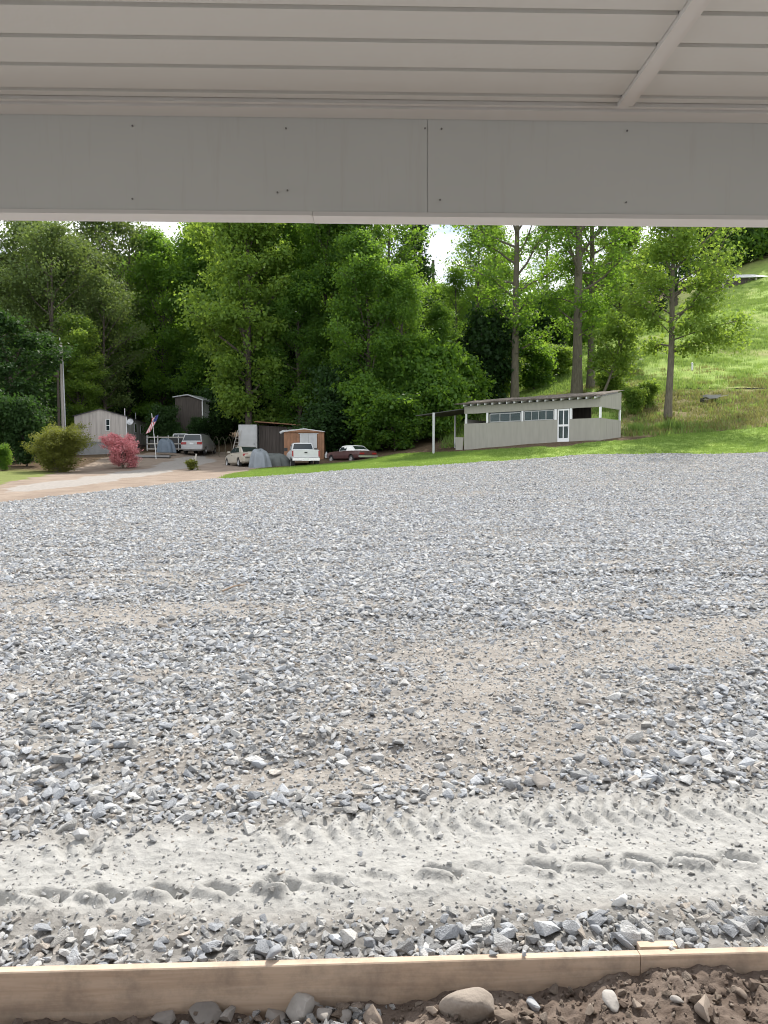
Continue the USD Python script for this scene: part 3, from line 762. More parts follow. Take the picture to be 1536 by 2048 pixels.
def tree_parts(seed, H, r0, base=0.2, spread=4.0, limbs=26, twigs=6, per=26, leaf=0.17, up=0.45, shape='oval', lean=(0, 0), wobble=0.25, clump=0.55, droop=0.0, top=1.0, extra=()):
    r = np.random.default_rng(seed)
    n = 12
    t = np.linspace(0, 1, n)
    ph = r.uniform(0, 6.28, 4)
    tx = lean[0] * t * H + wobble * np.sin(t * 4 + ph[0]) * t + 0.5 * wobble * np.sin(t * 9 + ph[1]) * t
    ty = lean[1] * t * H + wobble * np.sin(t * 4.5 + ph[2]) * t
    trunk = np.stack([tx, ty, t * H * top], 1)
    rad = r0 * (1 - t) ** 0.75 * 0.92 + 0.02
    rad[0] *= 1.35
    trunk[0, 2] = -0.4
    tg, bg = G(), G()
    tg.tube(trunk, rad, 9)
    C, N = [], []

    def env(z):
        if shape == 'oval':
            return math.sin(math.pi * min(1, max(0.0, 0.12 + 0.86 * z))) ** 0.7
        if shape == 'cone':
            return max(0.08, (1 - z)) ** 0.8
        if shape == 'round':
            return math.sqrt(max(0.02, 1 - (1.7 * z - 0.75) ** 2)) if z < 1 else 0.1
        if shape == 'column':
            return 0.75 + 0.25 * math.sin(z * 9 + seed)
        return 1.0

    def limb(start, az, length, r_start, upness, depth):
        m = 5
        d = np.array([math.cos(az), math.sin(az), upness]); d /= np.linalg.norm(d)
        pts = [start]
        for q in range(m - 1):
            d = d + r.normal(0, 0.16, 3) + np.array([0, 0, 0.10 - droop * (q + 1) / m]); d /= np.linalg.norm(d)
            pts.append(pts[-1] + d * length / (m - 1))
        pts = np.array(pts)
        bg.tube(pts, np.linspace(r_start, max(0.008, r_start * 0.25), m), 5 if depth == 0 else 3, caps=False)
        return pts

    def foliate(pts, frac, count, rad_):
        for p in pts[int(len(pts) * frac):]:
            c = p + r.normal(0, 1, (count, 3)) * np.array([rad_, rad_, rad_ * 0.6])
            C.append(c)
            o = c - p
            N.append(o / (np.linalg.norm(o, axis=1, keepdims=True) + 1e-6) * 0.6 + np.array([0, 0, 0.7]))

    for i in range(limbs):
        z = (i + r.uniform(0.1, 0.9)) / limbs
        h = base + (1 - base) * z * 0.97
        k = h * (n - 1); a = int(min(n - 2, k)); p = trunk[a] + (trunk[a + 1] - trunk[a]) * (k - a)
        L = spread * env(z) * r.uniform(0.65, 1.15)
        az = i * 2.39996 + r.uniform(-0.5, 0.5)
        rs = min(0.5 * np.interp(h, t, rad), 0.035 + 0.022 * L)
        pts = limb(p, az, L, rs, up * r.uniform(0.4, 1.4) + 0.6 * z * (shape != 'cone'), 0)
        for j in range(twigs):
            q = r.uniform(0.3, 1.0) * (len(pts) - 1); a = int(min(len(pts) - 2, q))
            s = pts[a] + (pts[a + 1] - pts[a]) * (q - a)
            tw = limb(s, az + r.uniform(-1.3, 1.3), L * r.uniform(0.22, 0.45), rs * 0.35, r.uniform(-0.1, 0.6), 1)
            foliate(tw, 0.35, max(2, int(per * r.uniform(0.4, 1.6))), clump)
        foliate(pts, 0.6, per // 2, clump)
    for start_h, az, L, rs, upn in extra:
        k = start_h * (n - 1); a = int(min(n - 2, k)); p = trunk[a] + (trunk[a + 1] - trunk[a]) * (k - a)
        pts = limb(p, az, L, rs, upn, 0)
        for j in range(twigs + 3):
            q = r.uniform(0.3, 1.0) * (len(pts) - 1); a = int(min(len(pts) - 2, q))
            s = pts[a] + (pts[a + 1] - pts[a]) * (q - a)
            tw = limb(s, az + r.uniform(-1.3, 1.3), L * r.uniform(0.15, 0.35), rs * 0.3, r.uniform(-0.5, 0.5), 1)
            foliate(tw, 0.35, per, clump)
    C, N = np.vstack(C), np.vstack(N)
    keep = C[:, 2] > 0.15
    C, N = C[keep], N[keep]
    lv = leaves(C, N, leaf * np.exp(r.normal(0, 0.25, len(C))), r)
    return tg, bg, lv


_protos = {}
LEAVES_TOTAL = [0]


def tree(kind, label, loc, rz=0.0, scale=1.0, group=None):
    name, cat, spec, leafm, barkm = KINDS[kind]
    if kind in _protos:
        return copy_of(_protos[kind], label, loc, rz, scale, group, cat)
    p = thing(name, label, cat, loc, rz, group, scale)
    tg, bg, lv = tree_parts(**spec)
    LEAVES_TOTAL[0] += len(lv[1])
    if tg is not None and spec.get('r0', 0) > 0.03:
        part(p, 'trunk', tg, M[barkm], True)
    part(p, 'branches', bg, M[barkm], True)
    part(p, 'crown' if cat == 'tree' else 'foliage', lv, M[leafm])
    _protos[kind] = p
    return p


KINDS = {
    'dense_a': ('broadleaf_tree', 'tree', dict(seed=1, H=20, r0=0.30, base=0.10, spread=4.8, limbs=46, twigs=6, per=37, leaf=0.165, clump=0.50), 'leaf_green', 'bark_dark'),
    'dense_b': ('broadleaf_tree', 'tree', dict(seed=2, H=20, r0=0.28, base=0.08, spread=4.3, limbs=44, twigs=6, per=37, leaf=0.165, clump=0.55, shape='column'), 'leaf_green', 'bark_dark'),
    'dense_bright': ('broadleaf_tree', 'tree', dict(seed=3, H=20, r0=0.30, base=0.10, spread=5.0, limbs=44, twigs=6, per=40, leaf=0.18, clump=0.5), 'leaf_bright', 'bark_dark'),
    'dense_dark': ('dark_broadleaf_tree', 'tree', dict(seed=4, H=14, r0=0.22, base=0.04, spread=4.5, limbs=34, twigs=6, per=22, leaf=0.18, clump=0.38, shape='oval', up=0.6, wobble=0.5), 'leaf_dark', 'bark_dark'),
    'sparse': ('slender_tree', 'tree', dict(seed=5, H=22, r0=0.24, base=0.30, spread=4.4, limbs=30, twigs=5, per=16, leaf=0.165, clump=0.5, up=0.8), 'leaf_green', 'bark_dark'),
    'pale': ('pale_tree', 'tree', dict(seed=6, H=20, r0=0.24, base=0.22, spread=5.2, limbs=34, twigs=6, per=20, leaf=0.165, clump=0.6, up=0.6), 'leaf_pale', 'bark_dark'),
    'bare': ('thin_branched_tree', 'tree', dict(seed=7, H=21, r0=0.22, base=0.45, spread=5.5, limbs=20, twigs=6, per=9, leaf=0.17, clump=0.4, up=1.1), 'leaf_pale', 'bark_dark'),
    'conifer': ('narrow_dark_tree', 'tree', dict(seed=8, H=21, r0=0.24, base=0.25, spread=3.0, limbs=40, twigs=5, per=13, leaf=0.18, clump=0.35, up=1.0, shape='cone'), 'leaf_dark', 'bark_dark'),
    'tall_a': ('poplar_tree', 'tree', dict(seed=9, H=27, r0=0.36, base=0.16, spread=5.4, limbs=34, twigs=6, per=17, leaf=0.17, clump=0.55, up=0.35, wobble=0.12), 'leaf_green', 'bark'),
    'tall_b': ('poplar_tree', 'tree', dict(seed=10, H=28, r0=0.46, base=0.18, spread=5.6, limbs=34, twigs=6, per=18, leaf=0.17, clump=0.55, up=0.35, wobble=0.10, extra=((0.42, 0.1, 7.5, 0.14, 1.6),)), 'leaf_green', 'bark'),
    'maple': ('young_maple_tree', 'tree', dict(seed=12, H=17, r0=0.27, base=0.27, spread=4.2, limbs=26, twigs=7, per=16, leaf=0.17, clump=0.45, up=0.5, wobble=0.25, droop=0.25, shape='column', lean=(0.03, 0),
                   extra=((0.40, 0.1, 8.5, 0.10, 0.75), (0.62, -0.1, 8.0, 0.08, 0.6), (0.75, 0.2, 7.0, 0.07, 0.5), (0.52, 0.3, 7.5, 0.07, 0.4), (0.33, -0.2, 5.6, 0.06, 0.3), (0.35, 3.3, 3.0, 0.05, 0.35), (0.30, 0.1, 5.0, 0.05, 0.1))), 'leaf_bright', 'bark'),
    'small': ('crooked_small_tree', 'tree', dict(seed=13, H=6.0, r0=0.11, base=0.35, spread=2.4, limbs=18, twigs=5, per=12, leaf=0.17, clump=0.4, lean=(0.32, 0), wobble=0.3, shape='round'), 'leaf_bright', 'bark'),
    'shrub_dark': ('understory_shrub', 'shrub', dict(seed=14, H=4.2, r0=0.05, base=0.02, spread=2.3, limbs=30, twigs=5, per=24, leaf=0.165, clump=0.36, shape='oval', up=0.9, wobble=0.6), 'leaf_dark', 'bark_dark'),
    'shrub_green': ('understory_shrub', 'shrub', dict(seed=15, H=3.8, r0=0.05, base=0.03, spread=2.3, limbs=24, twigs=5, per=24, leaf=0.165, clump=0.36, shape='oval', up=0.9, wobble=0.6), 'leaf_green', 'bark_dark'),
    'shrub_bright': ('understory_shrub', 'shrub', dict(seed=16, H=3.0, r0=0.05, base=0.03, spread=2.2, limbs=22, twigs=5, per=21, leaf=0.165, clump=0.36, shape='oval', up=0.9, wobble=0.6), 'leaf_bright', 'bark_dark'),
    'olive': ('yellow_green_bush', 'bush', dict(seed=17, H=2.75, r0=0.05, base=0.02, spread=2.75, limbs=46, twigs=7, per=26, leaf=0.075, clump=0.22, shape='round', up=0.9), 'leaf_olive', 'bark'),
    'azalea': ('pink_azalea', 'bush', dict(seed=18, H=1.95, r0=0.04, base=0.04, spread=1.75, limbs=40, twigs=6, per=20, leaf=0.085, clump=0.16, shape='round', up=0.9), 'blossom', 'bark'),
    'weed': ('weed_clump', 'plant', dict(seed=19, H=1.0, r0=0.02, base=0.02, spread=0.75, limbs=26, twigs=4, per=12, leaf=0.10, clump=0.14, shape='round', up=1.2), 'leaf_olive', 'bark'),
}


def put_tree(kind, px, Y, label, rz=0.0, scale=1.0, group=None, dz=0.0):
    g = ground_at(px, Y)
    return tree(kind, label, (g[0], g[1], g[2] + dz), rz, scale, group)


# (kind, pixel column, distance, turn, scale, label)
FRONT = [
    ('pale', 112, 72, 20, (1.0, 1.0, 1.02), 'pale thin-leaved tree at the left whose straight trunk rises above the utility pole'),
    ('dense_dark', 15, 58, 0, (1.0, 1.0, 0.78), 'dark bluish-green tree at the left edge beside the yellow-green bush'),
    ('dense_dark', 82, 66, 130, (0.75, 0.75, 0.72), 'smaller dark tree directly left of the utility pole'),
    ('bare', 262, 84, 40, (1.1, 1.1, 1.08), 'thin tree with bare fanned branches against the sky above the mobile home'),
    ('dense_bright', 498, 66, 0, (1.12, 1.12, 1.18), 'broad bright green tree behind the silver sedan, its crown lit from behind'),
    ('dense_a', 330, 84, 200, (1.05, 1.05, 1.08), 'full green tree rising behind the grey minivan'),
    ('sparse', 600, 74, 0, (1.1, 1.1, 1.05), 'slender open tree above the orange metal shed with sky showing through'),
    ('dense_b', 716, 66, 70, (0.92, 0.92, 1.12), 'tall column-shaped green tree behind the maroon convertible'),
    ('conifer', 833, 74, 10, (1.0, 1.0, 1.12), 'narrow dark tree with upswept branches beside the bright gap of sky'),
    ('tall_a', 1028, 68, 0, (1.0, 1.0, 1.0), 'straight tall poplar rising behind the middle of the beige pavilion'),
    ('tall_b', 1151, 66, 0, (1.0, 1.0, 1.0), 'thickest grey-trunked poplar rising behind the pavilion doorway'),
    ('tall_a', 1178, 70, 150, (0.95, 0.95, 0.98), 'darker poplar trunk standing just right of the thickest poplar'),
    ('maple', 1332, 56, 0, (1.0, 1.0, 1.0), 'young maple with thin drooping yellow-green leaves on the grassy bank right of the pavilion'),
    ('small', 1196, 62, 0, (1.0, 1.0, 1.0), 'small crooked tree leaning right above the high end of the pavilion roof'),
]
for kind, px, Y, rz, sc, label in FRONT:
    put_tree(kind, px, Y, label, rz, sc)

WOOD = [  # the wood behind: kind, pixel column, distance, scale
    ('dense_b', -40, 82, 0.80), ('dense_a', 45, 92, 0.82), ('sparse', 165, 86, 0.78), ('dense_b', 185, 78, 0.66), ('dense_a', 232, 98, 0.80), ('dense_a', 120, 104, 0.82),
    ('dense_bright', 300, 92, 0.72), ('dense_b', 420, 82, 1.15), ('dense_a', 440, 84, 1.20), ('dense_b', 560, 84, 0.95), ('dense_a', 640, 88, 0.84), ('sparse', 655, 80, 1.08),
    ('dense_bright', 690, 94, 0.9), ('dense_a', 770, 82, 0.86), ('sparse', 775, 70, 1.0), ('dense_b', 822, 90, 0.80), ('dense_a', 905, 90, 0.62), ('dense_b', 868, 78, 0.60), ('dense_bright', 950, 84, 0.58),
    ('sparse', 985, 80, 0.80), ('dense_a', 985, 98, 0.70), ('tall_a', 1090, 100, 0.78), ('dense_bright', 1235, 84, 0.72), ('dense_a', 600, 66, 0.72), ('dense_b', 520, 78, 1.15),
    ('dense_b', 655, 67, 0.98), ('dense_a', 735, 62, 0.84), ('dense_b', 800, 61, 0.70), ('dense_a', 575, 70, 1.0), ('dense_b', 880, 64, 0.52), ('sparse', 912, 72, 0.62), ('sparse', 955, 76, 0.82), ('pale', -10, 70, 0.86), ('pale', 210, 84, 1.25), ('pale', 62, 76, 1.10), ('pale', 165, 76, 1.04), ('pale', 30, 78, 0.9), ('pale', 215, 74, 0.80), ('dense_bright', 160, 70, 0.62), ('dense_a', 395, 96, 1.1), ('dense_b', 735, 104, 1.0), ('dense_a', -130, 80, 1.0), ('dense_b', -230, 76, 1.05),
]
WORDS = {'dense_a': 'full green tree', 'dense_b': 'column-shaped green tree', 'sparse': 'slender open-crowned tree', 'dense_bright': 'light green tree', 'pale': 'pale green tree', 'tall_a': 'tall thin poplar', 'maple': 'yellow-green maple'}
PLACE = [(-1e9, 'beyond the left edge bush'), (60, 'behind the dark trees at the far left'), (140, 'behind the utility pole'), (260, 'behind the roof of the mobile home'), (345, 'behind the flag and cargo trailer'), (430, 'behind the grey minivan'),
         (520, 'behind the white shed door'), (590, 'behind the dark board shed'), (670, 'behind the orange metal shed'), (755, 'behind the maroon convertible'), (850, 'left of the bright gap of sky'), (930, 'below the bright gap of sky'), (1060, 'behind the left half of the pavilion'), (1200, 'behind the right half of the pavilion'), (1450, 'at the right edge below the white roof')]
_seen = {}
for i, (kind, px, Y, sc) in enumerate(WOOD):
    where = [w for lim, w in PLACE if px >= lim][-1]
    base = f'{WORDS[kind]} in the wood {where}'
    lab = base
    if base in _seen:
        for extra in (', the farther one,', ', the nearer one,', ', the shadier one,', ', the thinner one,'):
            lab = base.replace(' in the wood', extra + ' in the wood')
            if lab not in _seen:
                break
    _seen[base] = _seen[lab] = 1
    put_tree(kind, px, Y, lab, (i * 77) % 360, (sc * 1.0, sc * 1.0, sc * (1.0 + 0.05 * math.sin(i * 2.3))), 'trees of the wood behind the lot')

UNDER = [('shrub_dark', 640, 60, 1.1), ('shrub_dark', 690, 62, 1.3), ('shrub_green', 745, 60, 1.3), ('shrub_green', 790, 58, 1.1), ('shrub_green', 835, 62, 1.5), ('shrub_green', 880, 60, 1.2), ('shrub_green', 925, 66, 1.35),
         ('shrub_dark', 965, 70, 1.5), ('shrub_bright', 1005, 72, 1.0), ('shrub_green', 1065, 76, 1.2), ('shrub_bright', 1110, 80, 1.1), ('shrub_dark', 760, 70, 2.0), ('shrub_dark', 840, 74, 2.2), ('shrub_dark', 560, 70, 1.8),
         ('shrub_dark', 318, 71, 0.7), ('shrub_dark', 345, 70.5, 0.52), ('shrub_green', 366, 71, 0.45), ('shrub_dark', 398, 71, 0.5), ('shrub_dark', 430, 74, 0.8), ('shrub_dark', 450, 76, 1.2), ('shrub_green', 322, 80, 1.1), ('shrub_dark', 260, 86, 1.6), ('shrub_dark', 420, 84, 2.0), ('shrub_dark', 600, 72, 2.3), ('shrub_dark', 670, 72, 2.2), ('shrub_green', 910, 76, 1.9), ('shrub_dark', 975, 84, 2.0),
         ('shrub_dark', 55, 54, 0.8), ('shrub_green', 5, 50, 0.34), ('shrub_dark', -50, 54, 1.2), ('shrub_bright', 1215, 66, 0.7), ('shrub_bright', 1262, 58, 0.5), ('shrub_bright', 1290, 60, 0.55), ('shrub_dark', 1100, 98, 1.8), ('shrub_green', 180, 82, 1.6), ('shrub_dark', 110, 78, 1.5),
         ('shrub_dark', 500, 82, 2.0), ('shrub_dark', 370, 92, 2.4), ('shrub_green', 720, 80, 2.2), ('shrub_dark', 800, 86, 2.4), ('shrub_dark', 860, 96, 2.4), ('shrub_green', 1150, 92, 1.1)]
WORDS2 = {'shrub_dark': 'dark leafy shrub', 'shrub_green': 'green leafy shrub', 'shrub_bright': 'yellow-green shrub'}
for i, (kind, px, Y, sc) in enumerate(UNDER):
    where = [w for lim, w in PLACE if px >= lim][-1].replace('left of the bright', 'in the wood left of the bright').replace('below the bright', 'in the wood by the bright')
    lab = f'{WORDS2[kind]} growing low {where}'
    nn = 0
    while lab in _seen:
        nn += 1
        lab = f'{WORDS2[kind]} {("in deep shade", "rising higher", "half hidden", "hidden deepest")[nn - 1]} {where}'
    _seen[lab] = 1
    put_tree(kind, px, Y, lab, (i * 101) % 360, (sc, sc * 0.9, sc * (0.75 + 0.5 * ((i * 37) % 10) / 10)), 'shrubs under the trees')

g = ground_at(116, 50); tree('olive', 'rounded yellow-green bush on the dirt bank left of the mobile home', (g[0], g[1], g[2] - 0.1), 0, (0.92, 0.92, 0.72))
g = ground_at(247, 54); tree('azalea', 'pink flowering azalea bush in front of the mobile home', (g[0], g[1], g[2] - 0.05), 0, (0.84, 0.84, 0.82))
g = ground_at(386, 50); tree('weed', 'dark weed clump around a stump in the middle of the driveway', (g[0], g[1], g[2] - 0.05), 0, (0.55, 0.55, 0.5))

# far-off wooded hillsides: one mass
r = np.random.default_rng(5)
fx_ = r.uniform(-330, 330, 5200); fy_ = r.uniform(140, 560, 5200)
fz_ = Tz(fx_, fy_)
keep = (fx_ < 0.9 * fy_) & (fx_ > -0.95 * fy_) & ((fx_ > 0.42 * fy_) | (fx_ < 0.3 * fy_))
fx_, fy_, fz_ = fx_[keep], fy_[keep], fz_[keep]
fp = []
for s in range(3):
    rr = np.random.default_rng(60 + s)
    c = rr.normal(size=(1500, 3)); c /= np.linalg.norm(c, axis=1, keepdims=True)
    c *= (rr.uniform(0.55, 1.0, (1500, 1)) * (0.75 + 0.5 * meshkit.fbm(c * 2.2, 3, s))[:, None])
    v, f = leaves(c * np.array([3.6, 3.6, 4.6]) + np.array([0, 0, 5.0]), c, rr.uniform(0.4, 0.75, 1500), rr)
    fp.append(((v, f), M[('leaf_dark', 'leaf_green', 'leaf_dark')[s]], False))
n = len(fx_)
instancer('distant_wood', fp, np.stack([fx_, fy_, fz_ - 1], 1), quats(r.uniform(0, 6.28, n), 0 * fx_, 0 * fx_), r.uniform(0.8, 1.5, (n, 1)) * np.ones((1, 3)), r.integers(0, 3, n))
# dark trees on the crest at the upper right
for i, (px, Y, sc) in enumerate([(1300, 128, 0.75), (1345, 134, 0.85), (1400, 136, 0.8), (1462, 140, 0.9), (1530, 142, 0.85), (1600, 140, 0.9), (1240, 126, 0.6)]):
    put_tree('dense_dark', px, Y, 'dark tree on the hilltop ' + ('left of the young maple trunk', 'just left of the young maple crown', 'behind the young maple crown', 'left of the white roof', 'behind the white roof', 'beyond the right end of the white roof', 'behind the thick poplar')[i], i * 60, sc * 1.15, 'dark trees on the hilltop')
print('leaf faces', LEAVES_TOTAL)

# ------------------------------------------------------------------ grass
def blades(seed, n, h, spread, w=0.012, lean=0.5):
    r = np.random.default_rng(seed)
    g = G()
    for i in range(n):
        a = r.uniform(0, 6.28); p = np.array([r.normal(0, spread), r.normal(0, spread), -0.01])
        d = np.array([math.cos(a), math.sin(a), 0]); s = np.array([-d[1], d[0], 0]) * w
        hh = h * r.uniform(0.5, 1.2); l = lean * hh * r.uniform(0.2, 1)
        g.add([p - s, p + s, p + d * l * 0.4 + s * 0.7 + [0, 0, hh * 0.6], p + d * l * 0.4 - s * 0.7 + [0, 0, hh * 0.6], p + d * l + [0, 0, hh]], [[0, 1, 2], [0, 2, 3], [3, 2, 4]])
    return g


for px, Y, sx, lab in ((1342, 50.5, 1.0, 'green clump of sword-shaped leaves at the foot of the young maple'), (1322, 51.5, 0.7, 'smaller clump of sword-shaped leaves left of the young maple foot'), (1270, 50.5, 0.9, 'green clump of sword-shaped leaves beside the right end of the pavilion')):
    g0 = ground_at(px, Y)
    ir = thing('iris_clump', lab, 'plant', g0, px % 360, 'clumps of sword-shaped leaves', sx)
    part(ir, 'leaves', blades(px, 260, 0.75, 0.42, 0.03, 0.45), M['grass_blade'])
r = np.random.default_rng(8)
n0 = 90000
u = r.uniform(-0.62, 0.62, n0); yy = np.sqrt(r.uniform(30 ** 2, 58 ** 2, n0)); xx = u * yy
ok = inside(R_LAWN, xx, yy, 0.5) & (yy > gravel_edge(xx) + 0.05)
xx, yy = xx[ok], yy[ok]
n = len(xx)
instancer('lawn_grass', [(blades(1, 12, 0.05, 0.10, 0.010), M['grass_blade'], False), (blades(2, 12, 0.07, 0.11, 0.010), M['grass_blade'], False)], np.stack([xx, yy, Tz(xx, yy)], 1), quats(r.uniform(0, 6.28, n), 0 * xx, 0 * xx), r.uniform(0.7, 1.3, (n, 1)) * np.ones((1, 3)), r.integers(0, 2, n))
print('lawn', n)
n0 = 60000
u = r.uniform(0.08, 0.62, n0); yy = np.sqrt(r.uniform(48 ** 2, 128 ** 2, n0)); xx = u * yy
P = np.stack([xx, yy, 0 * xx], -1)
lawn = inside(R_LAWN, xx, yy, 0.4); bank = inside(R_BANK, xx, yy, 0.8)
ok = ~lawn & ~((u < (1245 - 768) / FPX) & (yy < 53)) & ~inside(R_DIRT, xx, yy) & (r.uniform(size=n0) < np.where(bank, 0.35, 0.06 + 0.4 * sstep(0.42, 0.6, meshkit.fbm(P * 0.3, 3, 88))))
xx, yy, bank = xx[ok], yy[ok], bank[ok]
n = len(xx)
dryn = (meshkit.fbm(np.stack([xx, yy, 0 * xx], -1) * 0.2, 3, 89) > 0.52) & (yy < 76) | bank
kidx = np.where(dryn & (r.uniform(size=n) < 0.75), 1, 0)
hz = Tz(xx, yy)
instancer('hill_grass', [(blades(3, 20, 0.26, 0.22, 0.022, 0.8), M['grass_blade'], False), (blades(4, 20, 0.28, 0.22, 0.022, 1.2), M['dry_grass'], False)], np.stack([xx, yy, hz], 1), quats(r.uniform(0, 6.28, n), 0 * xx, 0 * xx), r.uniform(0.6, 1.4, (n, 1)) * np.ones((1, 3)), kidx)
print('hill', n)
# ------------------------------------------------------------------ the beige pavilion on the lawn
ROTP = -math.degrees(math.atan2(0.625, 0.78))
cz_ = at(1199, 880.4, 45)
PL = 9.36
dx, dy = 0.78, -0.625
lx0, ly0 = cz_[0] - dx * PL, cz_[1] - dy * PL
pav = thing('pavilion', 'long low beige board pavilion with slanting shingle roof, white posts and white glazed door', 'pavilion', (lx0, ly0, EYE), ROTP)


def fx(px):
    """Position along the pavilion's front wall seen at a pixel column."""
    u = (px - 768) / FPX
    t = (cz_[0] - u * cz_[1]) / (dx - dy * u * 1.0 if False else (0.78 + 0.625 * u))
    return PL - t


Z_SILL, Z_BAND0, Z_BAND1 = 3.04, 3.68, 4.18
DEP = 3.2
D0, D1 = fx(1113.6), fx(1136.6)


def board_wall(x0, x1, z0, z1, y=0.0, th=0.05, name='wall_board', w=0.30, flip=False):
    """Vertical grooved boards, each one a piece."""
    n = max(1, int(round((x1 - x0) / w)))
    e = np.linspace(x0, x1, n + 1)
    for i in range(n):
        jit = 0.001 * ((i * 7) % 3)
        part(pav, name, G().box((e[i] + 0.0015, y - jit * 0.5, z0), (e[i + 1] - 0.0015, y + th, z1)), M['beige_siding'])


zb = 0.9
board_wall(0, D0, zb, Z_SILL)
board_wall(D1, PL, zb, Z_SILL)
part(pav, 'wall_backing', G().box((0.03, 0.052, zb), (D0 - 0.02, 0.07, Z_SILL - 0.02)).box((D1 + 0.02, 0.052, zb), (PL - 0.03, 0.07, Z_SILL - 0.02)), M['beige_siding'])
part(pav, 'upper_band', G().box((0, 0.0, Z_BAND0), (PL, 0.05, Z_BAND1)), M['beige_siding'])
# right end: low side wall, band with the slope of the roof
for i in range(10):
    y0, y1 = 0.05 + i * (DEP - 0.05) / 10, 0.05 + (i + 1) * (DEP - 0.05) / 10
    part(pav, 'wall_board', G().box((PL - 0.05, y0 + 0.004, zb), (PL - 0.002 * (i % 3), y1 - 0.004, Z_SILL)), M['beige_siding'])
    zt0, zt1 = Z_BAND1 + 0.08 + 0.16 * y0, Z_BAND1 + 0.08 + 0.16 * y1
    v = [[x, y, z] for x in (PL - 0.05, PL - 0.003) for y, z in ((y0 + 0.003, Z_BAND0), (y1 - 0.003, Z_BAND0), (y1 - 0.003, zt1), (y0 + 0.003, zt0))]
    part(pav, 'gable_board', G().add(v, [[0, 3, 2, 1], [4, 5, 6, 7], [0, 1, 5, 4], [1, 2, 6, 5], [2, 3, 7, 6], [3, 0, 4, 7]]), M['beige_siding'])
# left end and back walls, floor
part(pav, 'left_wall', G().box((0.0, 0.052, zb), (0.05, DEP, Z_SILL + 0.3)), M['beige_siding'])
part(pav, 'back_wall', G().box((0.052, DEP - 0.05, zb), (fx(1136), DEP, Z_BAND1 + 0.4)).box((fx(1136), DEP - 0.05, zb), (PL - 0.052, DEP, Z_SILL)), M['dark_boards'])
part(pav, 'floor', G().box((0.06, 0.075, zb + 0.3), (PL - 0.06, DEP - 0.06, zb + 0.62)), M['dark_boards'])
# posts
for px, wd in ((931, 0.10), (973, 0.13), (1043, 0.12), (1109, 0.16), (1139.5, 0.12), (1197.5, 0.13)):
    c = fx(px)
    part(pav, 'post', G().box((c - wd / 2, 0.004, Z_SILL + 0.001), (c + wd / 2, 0.09, Z_BAND0 - 0.001)), M['white_paint'])
part(pav, 'post', G().box((PL - 0.10, DEP - 0.14, Z_SILL + 0.001), (PL - 0.006, DEP - 0.005, Z_BAND0 + 0.1)), M['white_paint'])


def framed(x0, x1, z0, z1, cols, name='window', blind=0.0):
    g = G(); b = 0.035
    g.box((x0, 0.012, z0), (x1, 0.05, z0 + b)).box((x0, 0.012, z1 - b), (x1, 0.05, z1))
    for k in range(cols + 1):
        x = x0 + (x1 - x0 - b) * k / cols
        g.box((x, 0.014, z0 + b), (x + b, 0.048, z1 - b))
    w = part(pav, name, g, M['dull_white'])
    for k in range(cols):
        xa, xb = x0 + (x1 - x0 - b) * k / cols + b, x0 + (x1 - x0 - b) * (k + 1) / cols
        part(w, 'pane', G().box((xa, 0.028, z0 + b), (xb, 0.032, z1 - b)), M['pane'])
    return w


framed(fx(978), fx(1039.5), Z_SILL + 0.02, Z_BAND0 - 0.08, 3)
framed(fx(1046.5), fx(1105), Z_SILL + 0.02, Z_BAND0 - 0.04, 4)
part(pav, 'blind', G().box((fx(979), 0.10, Z_SILL + 0.01), (fx(1040), 0.115, Z_BAND0)).box((fx(1047), 0.10, Z_SILL + 0.01), (fx(1105), 0.115, Z_BAND0)), M['curtain'])
# the door: white frame, four lights
g = G()
db, dt = 1.50, Z_BAND0 - 0.02
g.box((D0, -0.012, db), (D0 + 0.07, 0.06, dt)).box((D1 - 0.07, -0.012, db), (D1, 0.06, dt)).box((D0 + 0.07, -0.012, dt - 0.09), (D1 - 0.07, 0.06, dt))
g.box((D0 + 0.07, -0.01, db), (D1 - 0.07, 0.05, db + 0.42)).box((D0 + 0.07, -0.01, db + 1.12), (D1 - 0.07, 0.05, db + 1.24))
xm = (D0 + D1) / 2
g.box((xm - 0.03, -0.009, db + 0.42), (xm + 0.03, 0.05, db + 1.12)).box((xm - 0.03, -0.009, db + 1.24), (xm + 0.03, 0.05, dt - 0.09))
door = part(pav, 'door', g, M['white_paint'])
for xa, xb in ((D0 + 0.07, xm - 0.03), (xm + 0.03, D1 - 0.10)):
    for za, zz in ((db + 0.42, db + 1.12), (db + 1.24, dt - 0.09)):
        part(door, 'pane', G().box((xa, 0.018, za), (xb, 0.022, zz)), M['pane'])
part(door, 'handle', G().tube([(D1 - 0.06, -0.03, db + 1.0), (D1 - 0.06, -0.03, db + 1.12)], 0.015, 6), M['steel'])
part(pav, 'door_curtain', G().box((D0 + 0.1, 0.09, db), (D1 - 0.1, 0.10, dt)), M['curtain'])
part(pav, 'door_step', G().box((D0 - 0.05, -0.35, 0.9), (D1 + 0.05, -0.02, db - 0.04)), M['dark_boards'])
# roof with rafters and uneven shingle edge
ov = 0.35


def roof_z(y):
    return Z_BAND1 + 0.10 + 0.16 * y


